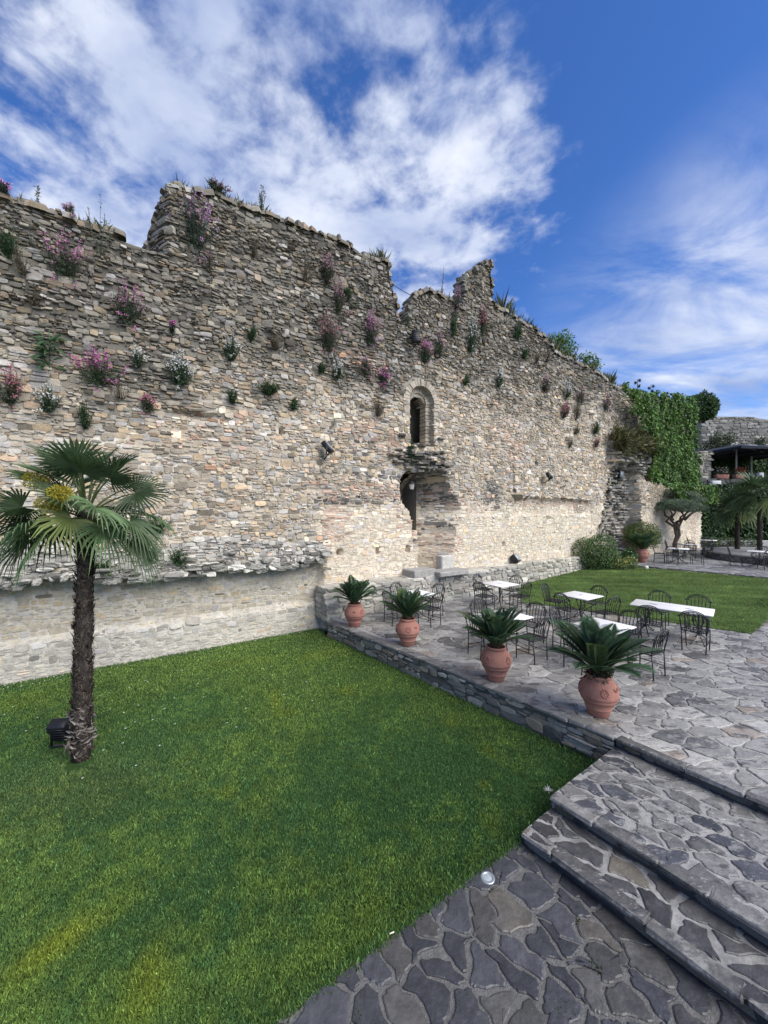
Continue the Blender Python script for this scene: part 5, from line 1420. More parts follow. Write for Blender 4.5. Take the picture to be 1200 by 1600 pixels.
TUFTS = [
 (304, 386, 84, 52, 'lilac', 'big bushy snapdragon with tall pink spikes under the peak of the tall wall block'),
 (12, 402, 42, 40, 'green', 'dark green bush on the wall at the picture edge below the lowered top'),
 (103, 432, 64, 52, 'pink', 'wide green snapdragon clump with few pink heads below the lower wall top'),
 (156, 398, 80, 30, 'spike', 'tall sparse seed spikes rising above the lower wall top'),
 (196, 504, 58, 44, 'pink', 'pink snapdragon clump midway between lower wall top and palm crown'),
 (78, 578, 62, 44, 'broad', 'large broad-leaved green plant on the wall, without flowers'),
 (152, 600, 52, 58, 'magenta', 'dense magenta snapdragon mass straight above the palm crown'),
 (215, 573, 27, 17, 'white', 'little white snapdragon beside the dense magenta mass'),
 (280, 600, 46, 34, 'white', 'round white snapdragon bush, the fullest white one on the wall'),
 (361, 563, 42, 20, 'white', 'narrow white snapdragon with upright stems, on the bare wall above two small green tufts'),
 (16, 630, 56, 34, 'red', 'green and red snapdragon at the picture edge beside the palm crown'),
 (76, 642, 42, 26, 'white', 'thin white-flowered plant just above the palm crown'),
 (189, 624, 34, 17, 'dry', 'dark dry plant directly below the dense magenta mass'),
 (230, 643, 26, 20, 'red', 'small red snapdragon right of the palm crown top'),
 (135, 670, 40, 22, 'green', 'green tuft just touching the top of the palm crown'),
 (268, 520, 18, 10, 'magenta', 'tiny single magenta flower above the round white bush'),
 (392, 532, 22, 15, 'green', 'small round green tuft high on the bare wall, topmost of a group'),
 (428, 546, 24, 28, 'dry', 'grey brown tuft beside the big rose snapdragon pair'),
 (362, 629, 18, 18, 'green', 'small green tuft beneath the narrow white snapdragon'),
 (420, 616, 18, 32, 'green', 'low dark green mat on the middle of the wall'),
 (458, 640, 16, 12, 'green', 'tiny green tuft to the right of the low dark mat'),
 (512, 548, 58, 34, 'red', 'big rose red snapdragon, larger of the pair beneath the tall block end'),
 (577, 538, 48, 28, 'pink', 'rounded pink snapdragon, smaller of the pair beneath the tall block end'),
 (511, 446, 48, 26, 'palepink', 'pale pink snapdragon with green foot high on the tall block'),
 (475, 440, 46, 14, 'dry', 'dry grey stems beside the pale pink snapdragon on the tall block'),
 (527, 487, 50, 18, 'palepink', 'faded pinkish stems between pale and rose snapdragons'),
 (526, 592, 28, 19, 'white', 'white snapdragon with dark stems under the rose red pair'),
 (568, 583, 24, 21, 'palepink', 'dusty pink clump just over a red brick patch'),
 (597, 602, 28, 15, 'magenta', 'bright magenta snapdragon on a compact green tuft near the arched window'),
 (590, 650, 38, 19, 'dry', 'dark dried bush hanging left of the arched window'),
 (500, 583, 14, 12, 'green', 'tiny green tuft left of the white dark-stemmed snapdragon'),
 (663, 566, 34, 22, 'pink', 'fresh green snapdragon with pink tips over the arched window'),
 (682, 560, 44, 18, 'palepink', 'slender pale snapdragon over the arched window, beside the pink-tipped one'),
 (734, 550, 58, 26, 'white', 'tall white flowering spikes below the stone pinnacle'),
 (751, 526, 44, 22, 'red', 'rose snapdragon directly below the stone pinnacle'),
 (706, 526, 36, 13, 'green', 'narrow green plant left of the tall white spikes'),
 (712, 482, 34, 10, 'palepink', 'faint pink stems on the rounded wall stump'),
 (777, 604, 30, 14, 'white', 'yellowish white snapdragon right of the arched window, above the small square holes'),
 (805, 530, 26, 18, 'green', 'green tuft close below the sloping far wall top'),
 (817, 560, 16, 16, 'green', 'green mat lower down the sloping far wall'),
 (836, 568, 22, 13, 'dry', 'dry upright tuft on the sloping far wall, first of a loose row'),
 (853, 566, 22, 12, 'dry', 'dry upright tuft on the sloping far wall, second of a loose row'),
 (850, 611, 26, 16, 'palepink', 'pink flowered tuft on the far wall under the loose dry row'),
 (884, 623, 26, 13, 'white', 'white flowered tuft on the far wall near the shrubby top'),
 (904, 628, 22, 13, 'palepink', 'pink flowered tuft on the far wall, beside a white one'),
 (880, 653, 24, 16, 'red', 'reddish tuft low on the far wall over the brick band'),
 (899, 656, 34, 11, 'dry', 'long brown hanging tuft on the far wall'),
 (898, 678, 18, 10, 'dry', 'small brown tuft under the long hanging brown one'),
 (928, 677, 18, 10, 'green', 'small dark green tuft on the far wall next to the ivy'),
 (929, 698, 14, 10, 'red', 'small reddish tuft on the far wall next to the ivy'),
 (889, 699, 14, 11, 'dry', 'dark blob of dry plant above the far floodlight'),
 (945, 640, 22, 14, 'palepink', 'dusty tuft at the far wall end beneath shrubs'),
 (725, 602, 15, 11, 'green', 'small green tuft right of the arch top, upper of two'),
 (672, 673, 18, 9, 'green', 'green tuft growing from the jamb of the arched window'),
 (640, 718, 30, 14, 'green', 'green plant drooping from the sill of the arched window'),
 (247, 832, 32, 32, 'green', 'green spreading plant on the wall beside the palm leaves'),
 (278, 880, 28, 24, 'green', 'green plant rooted on the rough ledge, right one of a pair'),
 (232, 876, 26, 24, 'green', 'sparse green plant rooted on the rough ledge, left one of a pair'),
 (160, 893, 22, 36, 'green', 'green plant under the ledge just beside the palm trunk'),
 (687, 450, 42, 9, 'spike', 'tall solitary mullein spike on top of the rounded wall stump'),
 (793, 486, 32, 14, 'spike', 'pale spikes on the wall top just past the pinnacle'),
 (634, 498, 24, 14, 'spike', 'pale green spikes growing in the broken gap of the wall'),
 (6, 300, 22, 18, 'lilac', 'lilac flowers on the lower wall top at the picture edge'),
 (62, 318, 26, 8, 'spike', 'lone reddish seed spike on the lower wall top'),
 (110, 338, 20, 12, 'palepink', 'small pink tuft on the lower wall top'),
 (338, 292, 16, 26, 'palepink', 'pink speckled grasses on the top of the tall block, near its peak'),
 (408, 322, 34, 14, 'spike', 'upright grass spikes on the top of the tall block'),
 (35, 430, 40, 22, 'dry', 'dry beige stems below the dark bush at the picture edge'),
 (55, 478, 34, 16, 'dry', 'dry beige stalks on the wall between two green bushes'),
 (326, 425, 36, 18, 'dry', 'brownish tuft under the big lilac-pink bush'),
 (395, 402, 34, 14, 'dry', 'dry stalks on the tall block right of the big bush'),
 (540, 470, 20, 14, 'green', 'small green tuft near the end of the tall block'),
]
for i, a in enumerate(TUFTS): tuft(*a[:5], a[5], i)
def ridge_grass():
    g = np.random.default_rng(6); m = MB()
    for x0, x1, n, h in ((280, 606, 1500, .26), (690, 730, 120, .2), (790, 985, 1500, .42), (0, 220, 260, .16)):
        s = np.interp(g.random(n), [0, 1], [wp(x0, 400)[0], wp(x1, 500)[0]])
        cl = fbm(s * 1.6, s * 0, 7) ; k = cl > .46; s = s[k]; n = len(s); cl = cl[k]
        o = off(s, ztop(s) - .05) - np.abs(g.normal(0, .35, n)) + .06
        P = W(s, ztop(s) - .06, o)
        D = np.stack([g.normal(0, .4, n), g.normal(0, .4, n), np.ones(n)], 1)
        m.leaves(P, D, g.normal(0, 1, (n, 3)), g.uniform(.5, 1.3, n) * h * (.4 + 1.2 * (cl - .4) * 3), g.uniform(.012, .03, n), np.array((.11, .125, .055)) * g.uniform(.6, 1.5, (n, 1)), bend=.25)
    tag(m.build('ridge_grass', M_leaf, smooth=False), 'thin wild grass growing along the broken top of the wall', 'grass', kind='stuff')
ridge_grass()

# ------------------------------------------------------------------ shrubs, ivy, trees
def leafmass(m, blobs, n, ls, col, g, shell=.35, var=.45, up=.4, sq=.55):
    """leaf clusters through the outer volume of lumpy blobs (centre, radii)"""
    vol = np.array([b[1][0] * b[1][1] + b[1][0] * b[1][2] + b[1][1] * b[1][2] for b in blobs]); cnt = (n * vol / vol.sum()).astype(int)
    for (c, r), k in zip(blobs, cnt):
        P = g.normal(0, 1, (k, 3)); P /= np.linalg.norm(P, axis=1)[:, None]
        lump = .82 + .36 * fbm(P[:, 0] * 2.3 + P[:, 2] * 1.1 + c[0], P[:, 1] * 2.3 + P[:, 2] + c[2], 3, 3)
        rad = (1 - shell * g.random(k) ** 1.5) * lump
        Q = np.asarray(c) + P * rad[:, None] * np.asarray(r)
        D = P * .5 + g.normal(0, .7, (k, 3)) + Zv * (up - .5)
        m.leaves(Q, D, P + g.normal(0, .5, (k, 3)) + Zv * .3, ls * g.uniform(.6, 1.3, k), ls * sq * g.uniform(.7, 1.3, k), np.clip(np.asarray(col) * np.exp(g.normal(0, var, (k, 1))) * (1 + .25 * g.normal(0, 1, (k, 1)) * np.array((1, .2, .2))), .004, .6), bend=.15)
def shrub(name, label, cat, base, blobs, n, ls, col, seed, flowers=None, stems=5, group=None):
    g = np.random.default_rng(seed); t = thing(name, label, cat, base, group=group)
    m = MB(); leafmass(m, blobs, n, ls, col, g); m.build('foliage', M_leaf, t, smooth=False)
    s = MB()
    for i in range(stems):
        c, r = blobs[i % len(blobs)]
        s.tube([(c[0] * .2 + g.normal(0, .05), c[1] * .2 + g.normal(0, .05), -.05), (c[0] * .6, c[1] * .6, c[2] * .5), np.asarray(c) + g.normal(0, .2, 3) * np.asarray(r)], (.03, .022, .01), 5, (.07, .055, .04))
    s.build('stem', M_bark, t)
    if flowers:
        f = MB(); fc, k, sz = flowers
        for c, r in blobs[:]:
            P = g.normal(0, 1, (k, 3)); P /= np.linalg.norm(P, axis=1)[:, None]; P[:, 2] = np.abs(P[:, 2]) * .9
            f.leaves(np.asarray(c) + P * np.asarray(r) * g.uniform(.9, 1.08, (k, 1)), g.normal(0, 1, (k, 3)), P, sz, sz * .8, np.array(fc) * g.uniform(.7, 1.2, (k, 1)))
        f.build('blossoms', M_petal, t, smooth=False)
    return t
c = gp(942, 889, .80); 
shrub('bush', 'large loose green bush at the end of the stone plinth', 'bush', (c[0], c[1] + .5, .76), [((-.55, .15, .75), (.62, .6, .78)), ((.3, .2, .85), (.75, .7, .85)), ((0, -.25, .55), (.85, .5, .6)), ((.75, .2, .5), (.5, .5, .55))], 9000, .085, (.085, .14, .045), 1, ((.6, .6, .5), 14, .05))
c = gp(985, 889, .80)
shrub('flowering_shrub', 'low pale shrub with yellow flowers in front of the large green bush', 'shrub', (c[0] - .1, c[1] + .1, .76), [((-.35, 0, .22), (.42, .35, .26)), ((.15, .05, .30), (.38, .35, .34))], 2600, .06, (.13, .17, .06), 2, ((.62, .58, .12), 60, .06))
c = gp(995, 884, .82)
shrub('shrub', 'small white-flowered leafy shrub next to the distant urn', 'shrub', (c[0] - .2, c[1] + .3, .78), [((0, 0, .45), (.36, .36, .45))], 1500, .09, (.055, .12, .035), 3, ((.7, .7, .66), 16, .06))
c = gp(1003, 868, FZ)
shrub('round_bush', 'clipped round bush with yellow green tips above the distant urn', 'bush', (c[0], c[1], FZ - .05), [((0, 0, 1.35), (.98, .9, .72)), ((.1, 0, 1.05), (.9, .85, .6))], 9000, .07, (.095, .135, .030), 4, stems=4)
# cloud-pruned pine
def cloud_tree():
    g = np.random.default_rng(12); c = gp(1056, 864, FZ)
    t = thing('cloud_pruned_tree', 'cloud-pruned tree with two flat tilted pads on twisted bare limbs', 'tree', tuple(c))
    k = c[1] / F
    P = lambda px, py, dy=0: np.array(((px - 1056) * k, dy, (864 - py) * k))
    tr = MB()
    tr.tube([P(1056, 866), P(1054, 850), P(1058, 838), P(1055, 826), P(1060, 818)], (.16, .125, .12, .10, .08), 8, (.15, .115, .085))
    tr.tube([P(1054, 852, .1), P(1060, 836, -.1), P(1061, 824, .05), P(1066, 812), P(1074, 800)], (.09, .08, .075, .06, .04), 7, (.16, .12, .09))
    for q in (((1055, 826), (1047, 815), (1046, 804), (1041, 793), (1030, 791)), ((1055, 824), (1050, 812), (1050, 800), (1052, 792)), ((1060, 818), (1063, 808), (1062, 796), (1060, 790)), ((1066, 812), (1078, 803), (1092, 796)), ((1062, 815), (1070, 808), (1075, 798)), ((1048, 812), (1042, 806), (1044, 796))):
        tr.tube([P(*a, g.uniform(-.4, .4)) for a in q], np.linspace(.085, .03, len(q)), 6, (.12, .095, .07))
    tr.build('trunk', M_bark, t)
    for nm, pts, n in (('pad', [((1052, 788), (1.1, .9, .28)), ((1070, 794), (.9, .9, .26)), ((1038, 789), (.6, .6, .2)), ((1028, 794), (.45, .4, .12))], 7500), ('pad', [((1058, 770), (.9, .9, .24)), ((1080, 773), (1.0, .9, .26)), ((1099, 781), (.75, .7, .22))], 7000)):
        m = MB(); back = .9 if pts[0][0][1] < 780 else -.3
        leafmass(m, [(P(*a, back), r) for a, r in pts], n, .11, (.155, .205, .135), g, shell=.3, up=1.0, sq=.3, var=.3); m.build(nm, M_leaf, t, smooth=False)
cloud_tree()

def ivy():
    g = np.random.default_rng(14)
    t = thing('ivy', 'thick bright green ivy curtain covering the far end of the wall', 'ivy', tuple(W(28, 5, 0)))
    lo = W(28, 5, 0)
    m = MB(); n = 30000
    s = g.uniform(20.8, 35.9, n); z = g.uniform(4.2, 13.0, n)
    px = lambda s_, z_, o_=0.2: None
    Pw = W(s, z, .2); X = Pw[:, 0] / Pw[:, 1] * F + 600; Yp = 800 - (Pw[:, 2] - CAMZ) / Pw[:, 1] * F
    nz = fbm(s * .9, z * .9, 81); n2 = fbm(s * 2.5, z * 2.5, 82)
    top = np.interp(X, [955, 975, 1000, 1040, 1060, 1090, 1104], [600, 608, 613, 614, 611, 618, 628]) + (nz - .5) * 10
    left = np.interp(Yp, [600, 625, 660, 690, 715, 735, 750, 790], [958, 972, 992, 1004, 1010, 1014, 1020, 1045]) + (n2 - .5) * 30
    right = np.interp(Yp, [610, 640, 700, 770, 800], [1096, 1098, 1101, 1106, 1106]) + (n2 - .5) * 8
    bot = np.interp(X, [1000, 1020, 1040, 1060, 1100], [715, 745, 772, 778, 782]) + (nz - .5) * 34
    k = (Yp > top) & (Yp < bot) & (X > left) & (X < right)
    s, z = s[k], z[k]; n = len(s)
    o = off(s, np.minimum(z, ztop(s))) + .15 + .9 * fbm(s * .9, z * .55, 83) + .35 * fbm(s * 3, z * 2.2, 85) + g.uniform(-.12, .12, n)
    P = W(s, z, o)
    D = -Zv + g.normal(0, .6, (n, 3)) + N * .3
    col = np.array((.080, .150, .034)) * np.exp(g.normal(0, .38, (n, 1))) * (.65 + .8 * fbm(s * 1.1, z * .8, 84))[:, None]
    m.leaves(P - lo, D, N + g.normal(0, .55, (n, 3)) + Zv * .3, g.uniform(.13, .26, n), g.uniform(.11, .20, n), col, bend=.15)
    m.build('foliage', M_leaf, t, smooth=False)
    b = MB(); kk = 26
    for i in range(kk):
        s0 = g.uniform(24.5, 33.5); b.tube([W(s0, 4.3 + g.uniform(0, .8), -.15) - lo, W(s0 + g.normal(0, .3), 6.5, -.2) - lo, W(s0 + g.normal(0, .5), 8.5, -.4) - lo], (.05, .04, .02), 5, (.10, .08, .06))
    b.build('stem', M_bark, t)
    k = Pw[0] * 0
    c = np.array(((1098 - 600) / F * 30, 30, CAMZ + (800 - 636) / F * 30))
    shrub('round_bush', 'round dense bush crowning the far end of the ivy wall', 'bush', (c[0], c[1], c[2] - 1.2), [((0, 0, 1.2), (.95, .9, 1.15)), ((.35, 0, 1.1), (.7, .7, .9))], 3400, .2, (.05, .095, .028), 15)
    # tawny grass hanging over the ruined brow
    h = MB(); n = 2600
    xs = g.uniform(960, 1030, n); ys = 690 + g.normal(0, 7, n) + (xs - 990) * .12
    a = [wp(x, y, .3) for x, y in zip(xs, ys)]; ss = np.array([q[0] for q in a]); zs = np.array([q[1] for q in a])
    P = W(ss, zs, np.maximum(off(ss, zs), -.2) + .15 + g.uniform(0, .35, n))
    h.leaves(P, N * .7 + Zv * g.uniform(-.7, .8, (n, 1)) + g.normal(0, .5, (n, 3)), g.normal(0, 1, (n, 3)), g.uniform(.25, .6, n), g.uniform(.02, .045, n), np.array((.16, .16, .07)) * g.uniform(.55, 1.4, (n, 1)), bend=.5)
    tag(h.build('dry_grass', M_leaf, smooth=False), 'tawny dry grass hanging over the ruined brow beside the ivy', 'grass', kind='stuff')
ivy()
def tree(name, label, base, zc, blobs, n, ls, col, seed, rad=.14):
    g = np.random.default_rng(seed); t = thing(name, label, 'tree', base)
    m = MB(); leafmass(m, [((c[0], c[1], c[2] + zc), r) for c, r in blobs], n, ls, col, g, shell=.95, var=.4); m.build('crown', M_leaf, t, smooth=False)
    s = MB(); s.tube([(0, 0, -.2), (.1, 0, zc * .5), (0, 0, zc)], (rad, rad * .8, rad * .35), 7, (.09, .075, .06))
    for c, r in blobs:
        for _ in range(3):
            s.tube([(0, 0, zc - g.uniform(.3, 1.4)), (c[0] * .5, c[1] * .5, zc + c[2] * .5), np.array((c[0], c[1], zc + c[2])) + g.normal(0, .5, 3) * np.asarray(r)], (.05, .03, .008), 5, (.09, .075, .06))
    s.build('trunk', M_bark, t)
def at(px, py, Y): return np.array(((px - 600) / F * Y, Y, CAMZ + (800 - py) / F * Y))
c = at(872, 545, 23.5); tree('leafy_tree', 'airy light green tree showing above the sloping wall top', (c[0], c[1], 1.0), c[2] - 1.0, [((-.5, 0, .1), (.65, .6, .75)), ((.25, 0, .55), (.6, .6, .55)), ((.4, 0, -.2), (.8, .7, .7)), ((-.1, 0, -.8), (.9, .7, .6))], 2600, .15, (.105, .20, .045), 21)
c = at(917, 568, 24.5); tree('leafy_tree', 'smaller wispy light green sapling further down the sloping wall top', (c[0], c[1], 1.0), c[2] - 1.0, [((0, 0, .3), (.6, .5, .5)), ((.45, 0, -.1), (.5, .5, .45)), ((-.4, 0, -.5), (.6, .5, .5))], 900, .16, (.11, .19, .06), 22, .07)
for i, (px, ht, lb) in enumerate(((996, 592, 'thin feathery conifer tip above the ivy, taller of two'), (1017, 601, 'thin feathery conifer tip above the ivy, shorter of two'))):
    c = at(px, ht, 40); g = np.random.default_rng(50 + i); t = thing('conifer', lb, 'tree', (c[0], c[1], 6.0))
    H = c[2] - 6.0; m = MB(); s = MB(); s.tube([(0, 0, 0), (0, 0, H)], (.2, .02), 6, (.08, .065, .05)); s.build('trunk', M_bark, t)
    n = 1800; q = g.random(n) ** .8; a = np.floor(g.random(n) * 40); az = a * 2.4; lay = H * (.25 + .75 * (a / 40)) ; r = (1 - a / 41) * 2.2 * q
    P = np.stack([np.cos(az) * r, np.sin(az) * r, lay - r * .15 + g.normal(0, .06, n)], 1)
    m.leaves(P, np.stack([np.cos(az), np.sin(az), g.normal(0, .4, n)], 1), np.tile(Zv, (n, 1)), .28, .08, np.array((.05, .08, .05)) * g.uniform(.6, 1.4, (n, 1))); m.build('crown', M_leaf, t, smooth=False)

# ------------------------------------------------------------------ the raised dining terrace, hedge and distance at the right
def rough_wall(name, label, p0, p1, z0, ztops, th, col, seed, hmean=.2, group=None, cat='wall'):
    """straight stone wall with a ragged top between two ground points"""
    g = np.random.default_rng(seed); p0, p1 = np.array((*p0, 0.)), np.array((*p1, 0.)); l = np.linalg.norm(p1 - p0); t = (p1 - p0) / l
    n = np.array((t[1], -t[0], 0)); n = n if n @ (-(p0 + p1)) > 0 else -n
    root = thing(name, label, cat, (p0[0], p0[1], z0), group=group); lo = np.array((p0[0], p0[1], z0))
    k = max(8, int(l / .3)); s = np.linspace(0, l, k); T = np.interp(s / l, np.linspace(0, 1, len(ztops)), ztops) + .15 * (fbm(s, s * 0, seed) - .5)
    b = MB(); zero = np.full(k, z0)
    F_ = lambda z, o: p0 + t * s[:, None] + Zv * z[:, None] + n * o
    V = np.concatenate([F_(zero, 0), F_(T, 0), F_(T, -th), F_(zero, -th)]); i = np.arange(k - 1)
    b.add(V, [np.concatenate([np.stack([r * k + i, r * k + i + 1, (r + 1) * k + i + 1, (r + 1) * k + i], 1) for r in range(3)]), np.array([[0, k, 2 * k, 3 * k], [k - 1, 4 * k - 1, 3 * k - 1, 2 * k - 1]])], np.array(col) * .6)
    b.build('wall_core', M_wall, root, loc=lo)
    L = facing_layout(0, l, z0, lambda q_: np.full(len(q_), max(ztops)), g, hmean=hmean, split=.2); tt = np.interp(L[:, 0], s, T); L = L[(L[:, 1] < tt) & (L[:, 0] > 0) & (L[:, 0] < l)]
    ss, z, w, h = L.T; k = len(ss); cc = np.clip(np.array(col)[None] * np.exp(g.normal(0, .3, k))[:, None], .02, .6)
    f = MB(); rubble_stones(f, p0 + t * ss[:, None] + Zv * z[:, None], np.tile(t, (k, 1)), np.tile(Zv, (k, 1)), np.tile(n, (k, 1)), w - .02, h - .015, g.uniform(.03, .09, k), cc, 7, g); f.build('stone_facing', M_wall, root, smooth=False, loc=lo)
UZ = 6.15
def upper():
    g = np.random.default_rng(17)
    m = MB(); x0, x1, y0, y1 = 25.4, 60, 33, 75
    m.add([(x0, y0, -.1), (x1, y0, -.1), (x1, y1, -.1), (x0, y1, -.1), (x0, y0, UZ), (x1, y0, UZ), (x1, y1, UZ), (x0, y1, UZ)], np.array([[0, 1, 5, 4], [1, 2, 6, 5], [2, 3, 7, 6], [3, 0, 4, 7], [4, 5, 6, 7]]), (.16, .155, .14))
    tag(m.build('raised_ground', M_wall, smooth=False), kind='structure')
    rough_wall('terrace_wall', 'grey stone parapet carrying the raised dining terrace above the hedge', (26.2, 32.6), (46, 32.6), 4.4, [6.25, 6.3, 6.35, 6.6, 6.7], .4, (.15, .15, .14), 91, .2)
    rough_wall('stone_pillar', 'pale stone pillar at the edge of the dark umbrella, beside the ivy', (27.0, 32.9), (28.2, 33.1), 6.2, [8.75, 8.8], .9, (.36, .33, .28), 92, .16, cat='pillar')
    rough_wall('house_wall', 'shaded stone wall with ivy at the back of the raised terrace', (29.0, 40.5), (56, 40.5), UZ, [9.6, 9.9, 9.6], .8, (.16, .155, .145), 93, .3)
    rough_wall('distant_wall', 'pale grey old fortress wall rising behind the dark umbrella', (39.0, 47.0), (66, 45.0), UZ, [15.2, 15.1, 14.0, 13.2, 12.6, 12.2], 2.0, (.26, .25, .22), 94, .26)
    # dark hedge hanging over the retaining face
    t = thing('hedge', 'dark ivy hedge covering the retaining wall beneath the raised terrace', 'hedge', (34, 32.6, 1))
    h = MB(); n = 12000; x = g.uniform(23.0, 45, n); z = g.uniform(.8, 5.95, n)
    y = 32.6 - .2 - 1.1 * fbm(x * .6, z * .6, 95) - 1.5 * sst(3.2, .8, z) * fbm(x * .8, z, 96)
    z = z + .5 * (fbm(x * .7, x * 0, 97) - .5)
    h.leaves(np.column_stack([x - 34, y - 32.6, z - 1]), -Zv + g.normal(0, .7, (n, 3)), np.array((0, -1, .4)) + g.normal(0, .5, (n, 3)), g.uniform(.18, .34, n), g.uniform(.14, .26, n), np.array((.030, .068, .019)) * np.exp(g.normal(0, .45, (n, 1))), bend=.15)
    h.build('foliage', M_leaf, t, smooth=False)
    b = MB(); b.box((1, .25, 2.0), (21.5, .5, 4.2), 0, (.03, .035, .02)); b.build('dark_core', M_bark, t)  # plain dark box added as the hedge core, no modelled limbs
    t = thing('ivy', 'dark ivy patch on the wall beneath the umbrella', 'ivy', (31, 40.3, UZ)); iv = MB(); n = 7500; x = g.uniform(-1.8, 9.5, n); z = g.uniform(.2, 3.6, n)
    iv.leaves(np.column_stack([x, -.12 - .5 * fbm(x, z, 3), z]), -Zv + g.normal(0, .7, (n, 3)), np.array((0, -1, .3)) + g.normal(0, .5, (n, 3)), .3, .22, np.array((.04, .085, .022)) * np.exp(g.normal(0, .4, (n, 1)))); iv.build('foliage', M_leaf, t, smooth=False)
    # scrub on the distant wall
    t = thing('scrub', 'scrubby bushes along the foot of the distant pale wall', 'bush', (40, 44, UZ)); sc = MB()
    leafmass(sc, [((-1.5 + i * 1.5, 1.2 + g.uniform(-.3, .5), 3.0 + g.uniform(-.6, 1.6)), (1.2, .8, 1.5)) for i in range(8)] + [((-1.2 + i * 1.3, .9, 5.6 + g.uniform(-.8, 1.0) - i * .25), (1.0, .5, 1.1)) for i in range(5)], 9000, .26, (.075, .095, .05), g, shell=.9); sc.build('foliage', M_leaf, t, smooth=False)
    # low bench line and planting behind the far terrace
    tag(shrub('low_hedge', 'low clipped hedge behind the farthest table', 'hedge', (25.5, 28.5, FZ - .1), [((-1.6, 0, .35), (1.3, .5, .42)), ((0, .2, .35), (1.3, .5, .45)), ((1.6, .3, .35), (1.2, .5, .40))], 2600, .12, (.06, .09, .035), 98))
    b = MB(); b.box((0, 0, .22), (9, .35, .44), .0, (.33, .325, .31), bev=.04); o = b.build('stone_bench', M_wall, smooth=False); o.location = (28.5, 29.2, FZ); tag(o, 'long low pale stone bench between the distant palms', 'bench')
    # parasols
    def parasol(label, loc, half, hgt, rz, col):
        t = thing('parasol', label, 'parasol', loc, rz, 'dark square parasols on the raised terrace')
        cnp = MB(); a = np.array([(-1, -1), (0, -1.02), (1, -1), (1.02, 0), (1, 1), (0, 1.02), (-1, 1), (-1.02, 0)]) * half
        rise = .62
        V = [(0, 0, hgt)]
        for k, dz in ((.5, -rise * .42), (1.0, -rise)): V += [(x * k, y * k, hgt + dz - (.05 if i % 2 else 0) * k) for i, (x, y) in enumerate(a)]
        V += [(x * 1.0, y * 1.0, hgt - rise - .22) for x, y in a]
        i = np.arange(8); j = (i + 1) % 8
        cnp.add(V, [np.stack([np.zeros(8, int), 1 + i, 1 + j], 1), np.concatenate([np.stack([1 + r * 8 + i, 9 + r * 8 + i, 9 + r * 8 + j, 1 + r * 8 + j], 1) for r in range(2)])], col)
        co = cnp.build('canopy', M_cloth, t, smooth=False)
        lg = MB(); lg.box((-.9, -half * .66, hgt - rise * .62), (.95, .5, .02), 0, (.55, .58, .62), M=Matrix.Rotation(0, 4, 'X')); V = lg.V[0]; V[:, 2] = hgt - rise * (np.abs(V[:, 1]) / half) + .03 + (V[:, 2] - (hgt - rise * .62)); lg.build('printed_panel', M_plain, co)
        p = MB(); p.tube([(0, 0, 0), (0, 0, hgt + .1)], .06, 10, (.50, .50, .47)); p.ball((0, 0, hgt + .13), .09, 8, (.6, .6, .58)); p.build('pole', M_plain, t)
        f = MB(); f.box((0, 0, .05), (.9, .9, .1), 0, (.5, .5, .48), bev=.02); f.build('base', M_plain, t)
        r = MB()
        for x, y in a: r.tube([(0, 0, hgt - .04), (x * .98, y * .98, hgt - rise - .03)], .018, 4, (.4, .4, .38))
        r.build('ribs', M_plain, t)
    parasol('dark blue parasol with pale pole on the raised terrace', (31.2, 34.0, UZ), 2.75, 3.35, .12, (.03, .035, .05))
    parasol('dark parasol behind the first one, partly cut by the picture edge', (35.6, 37.2, UZ), 2.9, 3.55, .2, (.03, .035, .05))
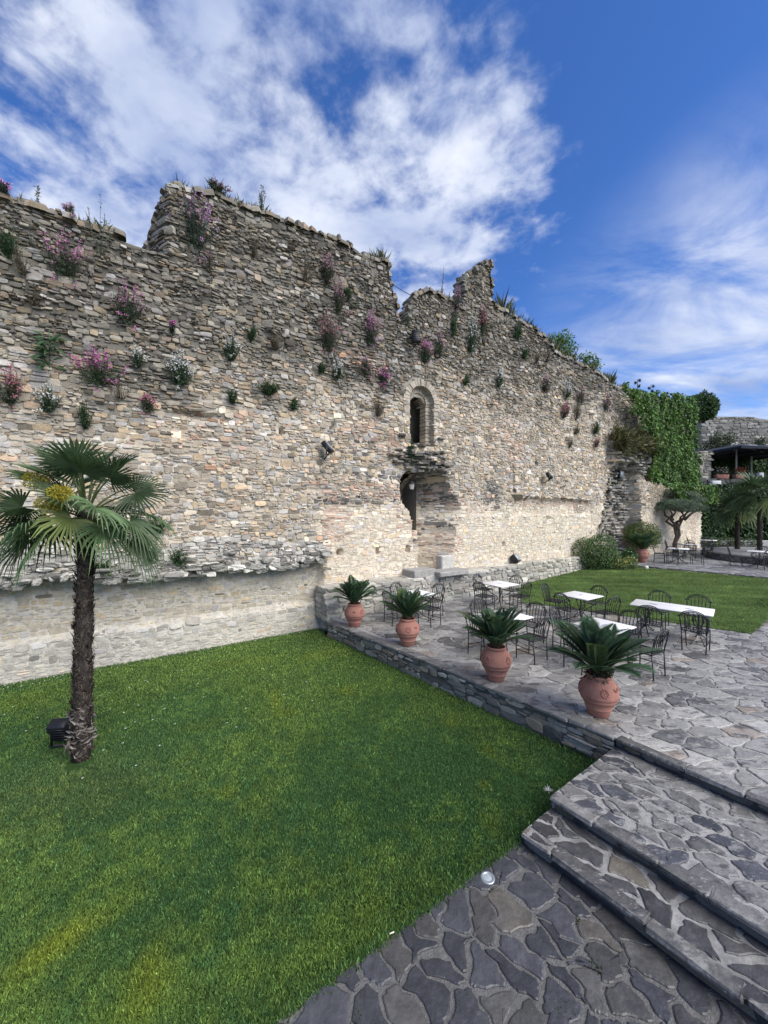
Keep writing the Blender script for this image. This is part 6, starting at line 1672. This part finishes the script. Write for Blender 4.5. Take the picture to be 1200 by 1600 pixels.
    # planters, pots and furniture on the parapet
    def planter(label, x, w, fcol, lcol, seed):
        t = thing('planter', label, 'planter', (x, 32.9, 6.34), group='flower planters on the raised terrace'); q = MB(); q.box((0, 0, .2), (w, .4, .4), 0, (.36, .17, .11), bev=.03, taper=1.06); q.build('trough', M_terra, t)
        gg = np.random.default_rng(seed); p = MB(); leafmass(p, [((dx * w, 0, .58), (w * .3, .3, .36)) for dx in (-.3, 0, .3)], 420, .13, lcol, gg, shell=.8); p.build('foliage', M_leaf, t, smooth=False)
        f = MB(); k = 60; f.leaves(np.column_stack([gg.uniform(-w / 2, w / 2, k), gg.uniform(-.3, 0, k), gg.uniform(.5, 1.0, k)]), gg.normal(0, 1, (k, 3)), np.tile((0, -1., .4), (k, 1)), .11, .10, np.array(fcol) * gg.uniform(.6, 1.2, (k, 1))); f.build('blossoms', M_petal, t, smooth=False)
    planter('terracotta trough with pale flowers beside the stone pillar', 28.9, 1.0, (.45, .40, .34), (.07, .08, .04), 1)
    planter('terracotta trough with red flowers next to the parasol pole', 30.4, .8, (.45, .10, .06), (.06, .07, .035), 2)
    planter('large terracotta trough with brownish plants near the picture edge', 34.2, 1.5, (.30, .20, .12), (.10, .085, .05), 3)
    b = MB(); b.box((0, 0, .28), (.42, .36, .56), 0, (.55, .55, .54), bev=.04); o = b.build('white_bin', M_plain); o.location = (32.3, 33.0, 6.34); tag(o, 'small white bin on the parapet right of the parasol pole', 'bin')
    b = MB(); b.box((0, 0, .2), (.75, .3, .38), 0, (.6, .6, .58), bev=.03); o = b.build('white_box', M_plain); o.location = (27.8, 32.2, 5.75); tag(o, 'small white lamp box on the wall under the stone pillar', 'box')
    # house far behind
    t = thing('house', 'far orange house with tiled roof at the picture edge above the pale wall', 'house', (62, 61, UZ)); w = MB(); w.box((0, 0, 5.4), (6, 6, 10.8), 0, (.50, .27, .14)); w.build('house_wall', M_plain, t, smooth=False)
    r = MB(); r.add([(-3.5, -3.5, 10.8), (3.5, -3.5, 10.8), (3.5, 3.5, 10.8), (-3.5, 3.5, 10.8), (0, -1, 12.2), (0, 1, 12.2)], [np.array([[0, 1, 4], [2, 3, 5]]), np.array([[1, 2, 5, 4], [3, 0, 4, 5], [0, 3, 2, 1]])], (.42, .17, .09)); r.build('roof', M_plain, t, smooth=False)
    for dx in (-1.5, 1.2):
        q = MB(); q.box((dx, -3.02, 9.0), (1.0, .06, 1.5), 0, (.08, .09, .1)); q.build('window', M_glass, t)
upper()
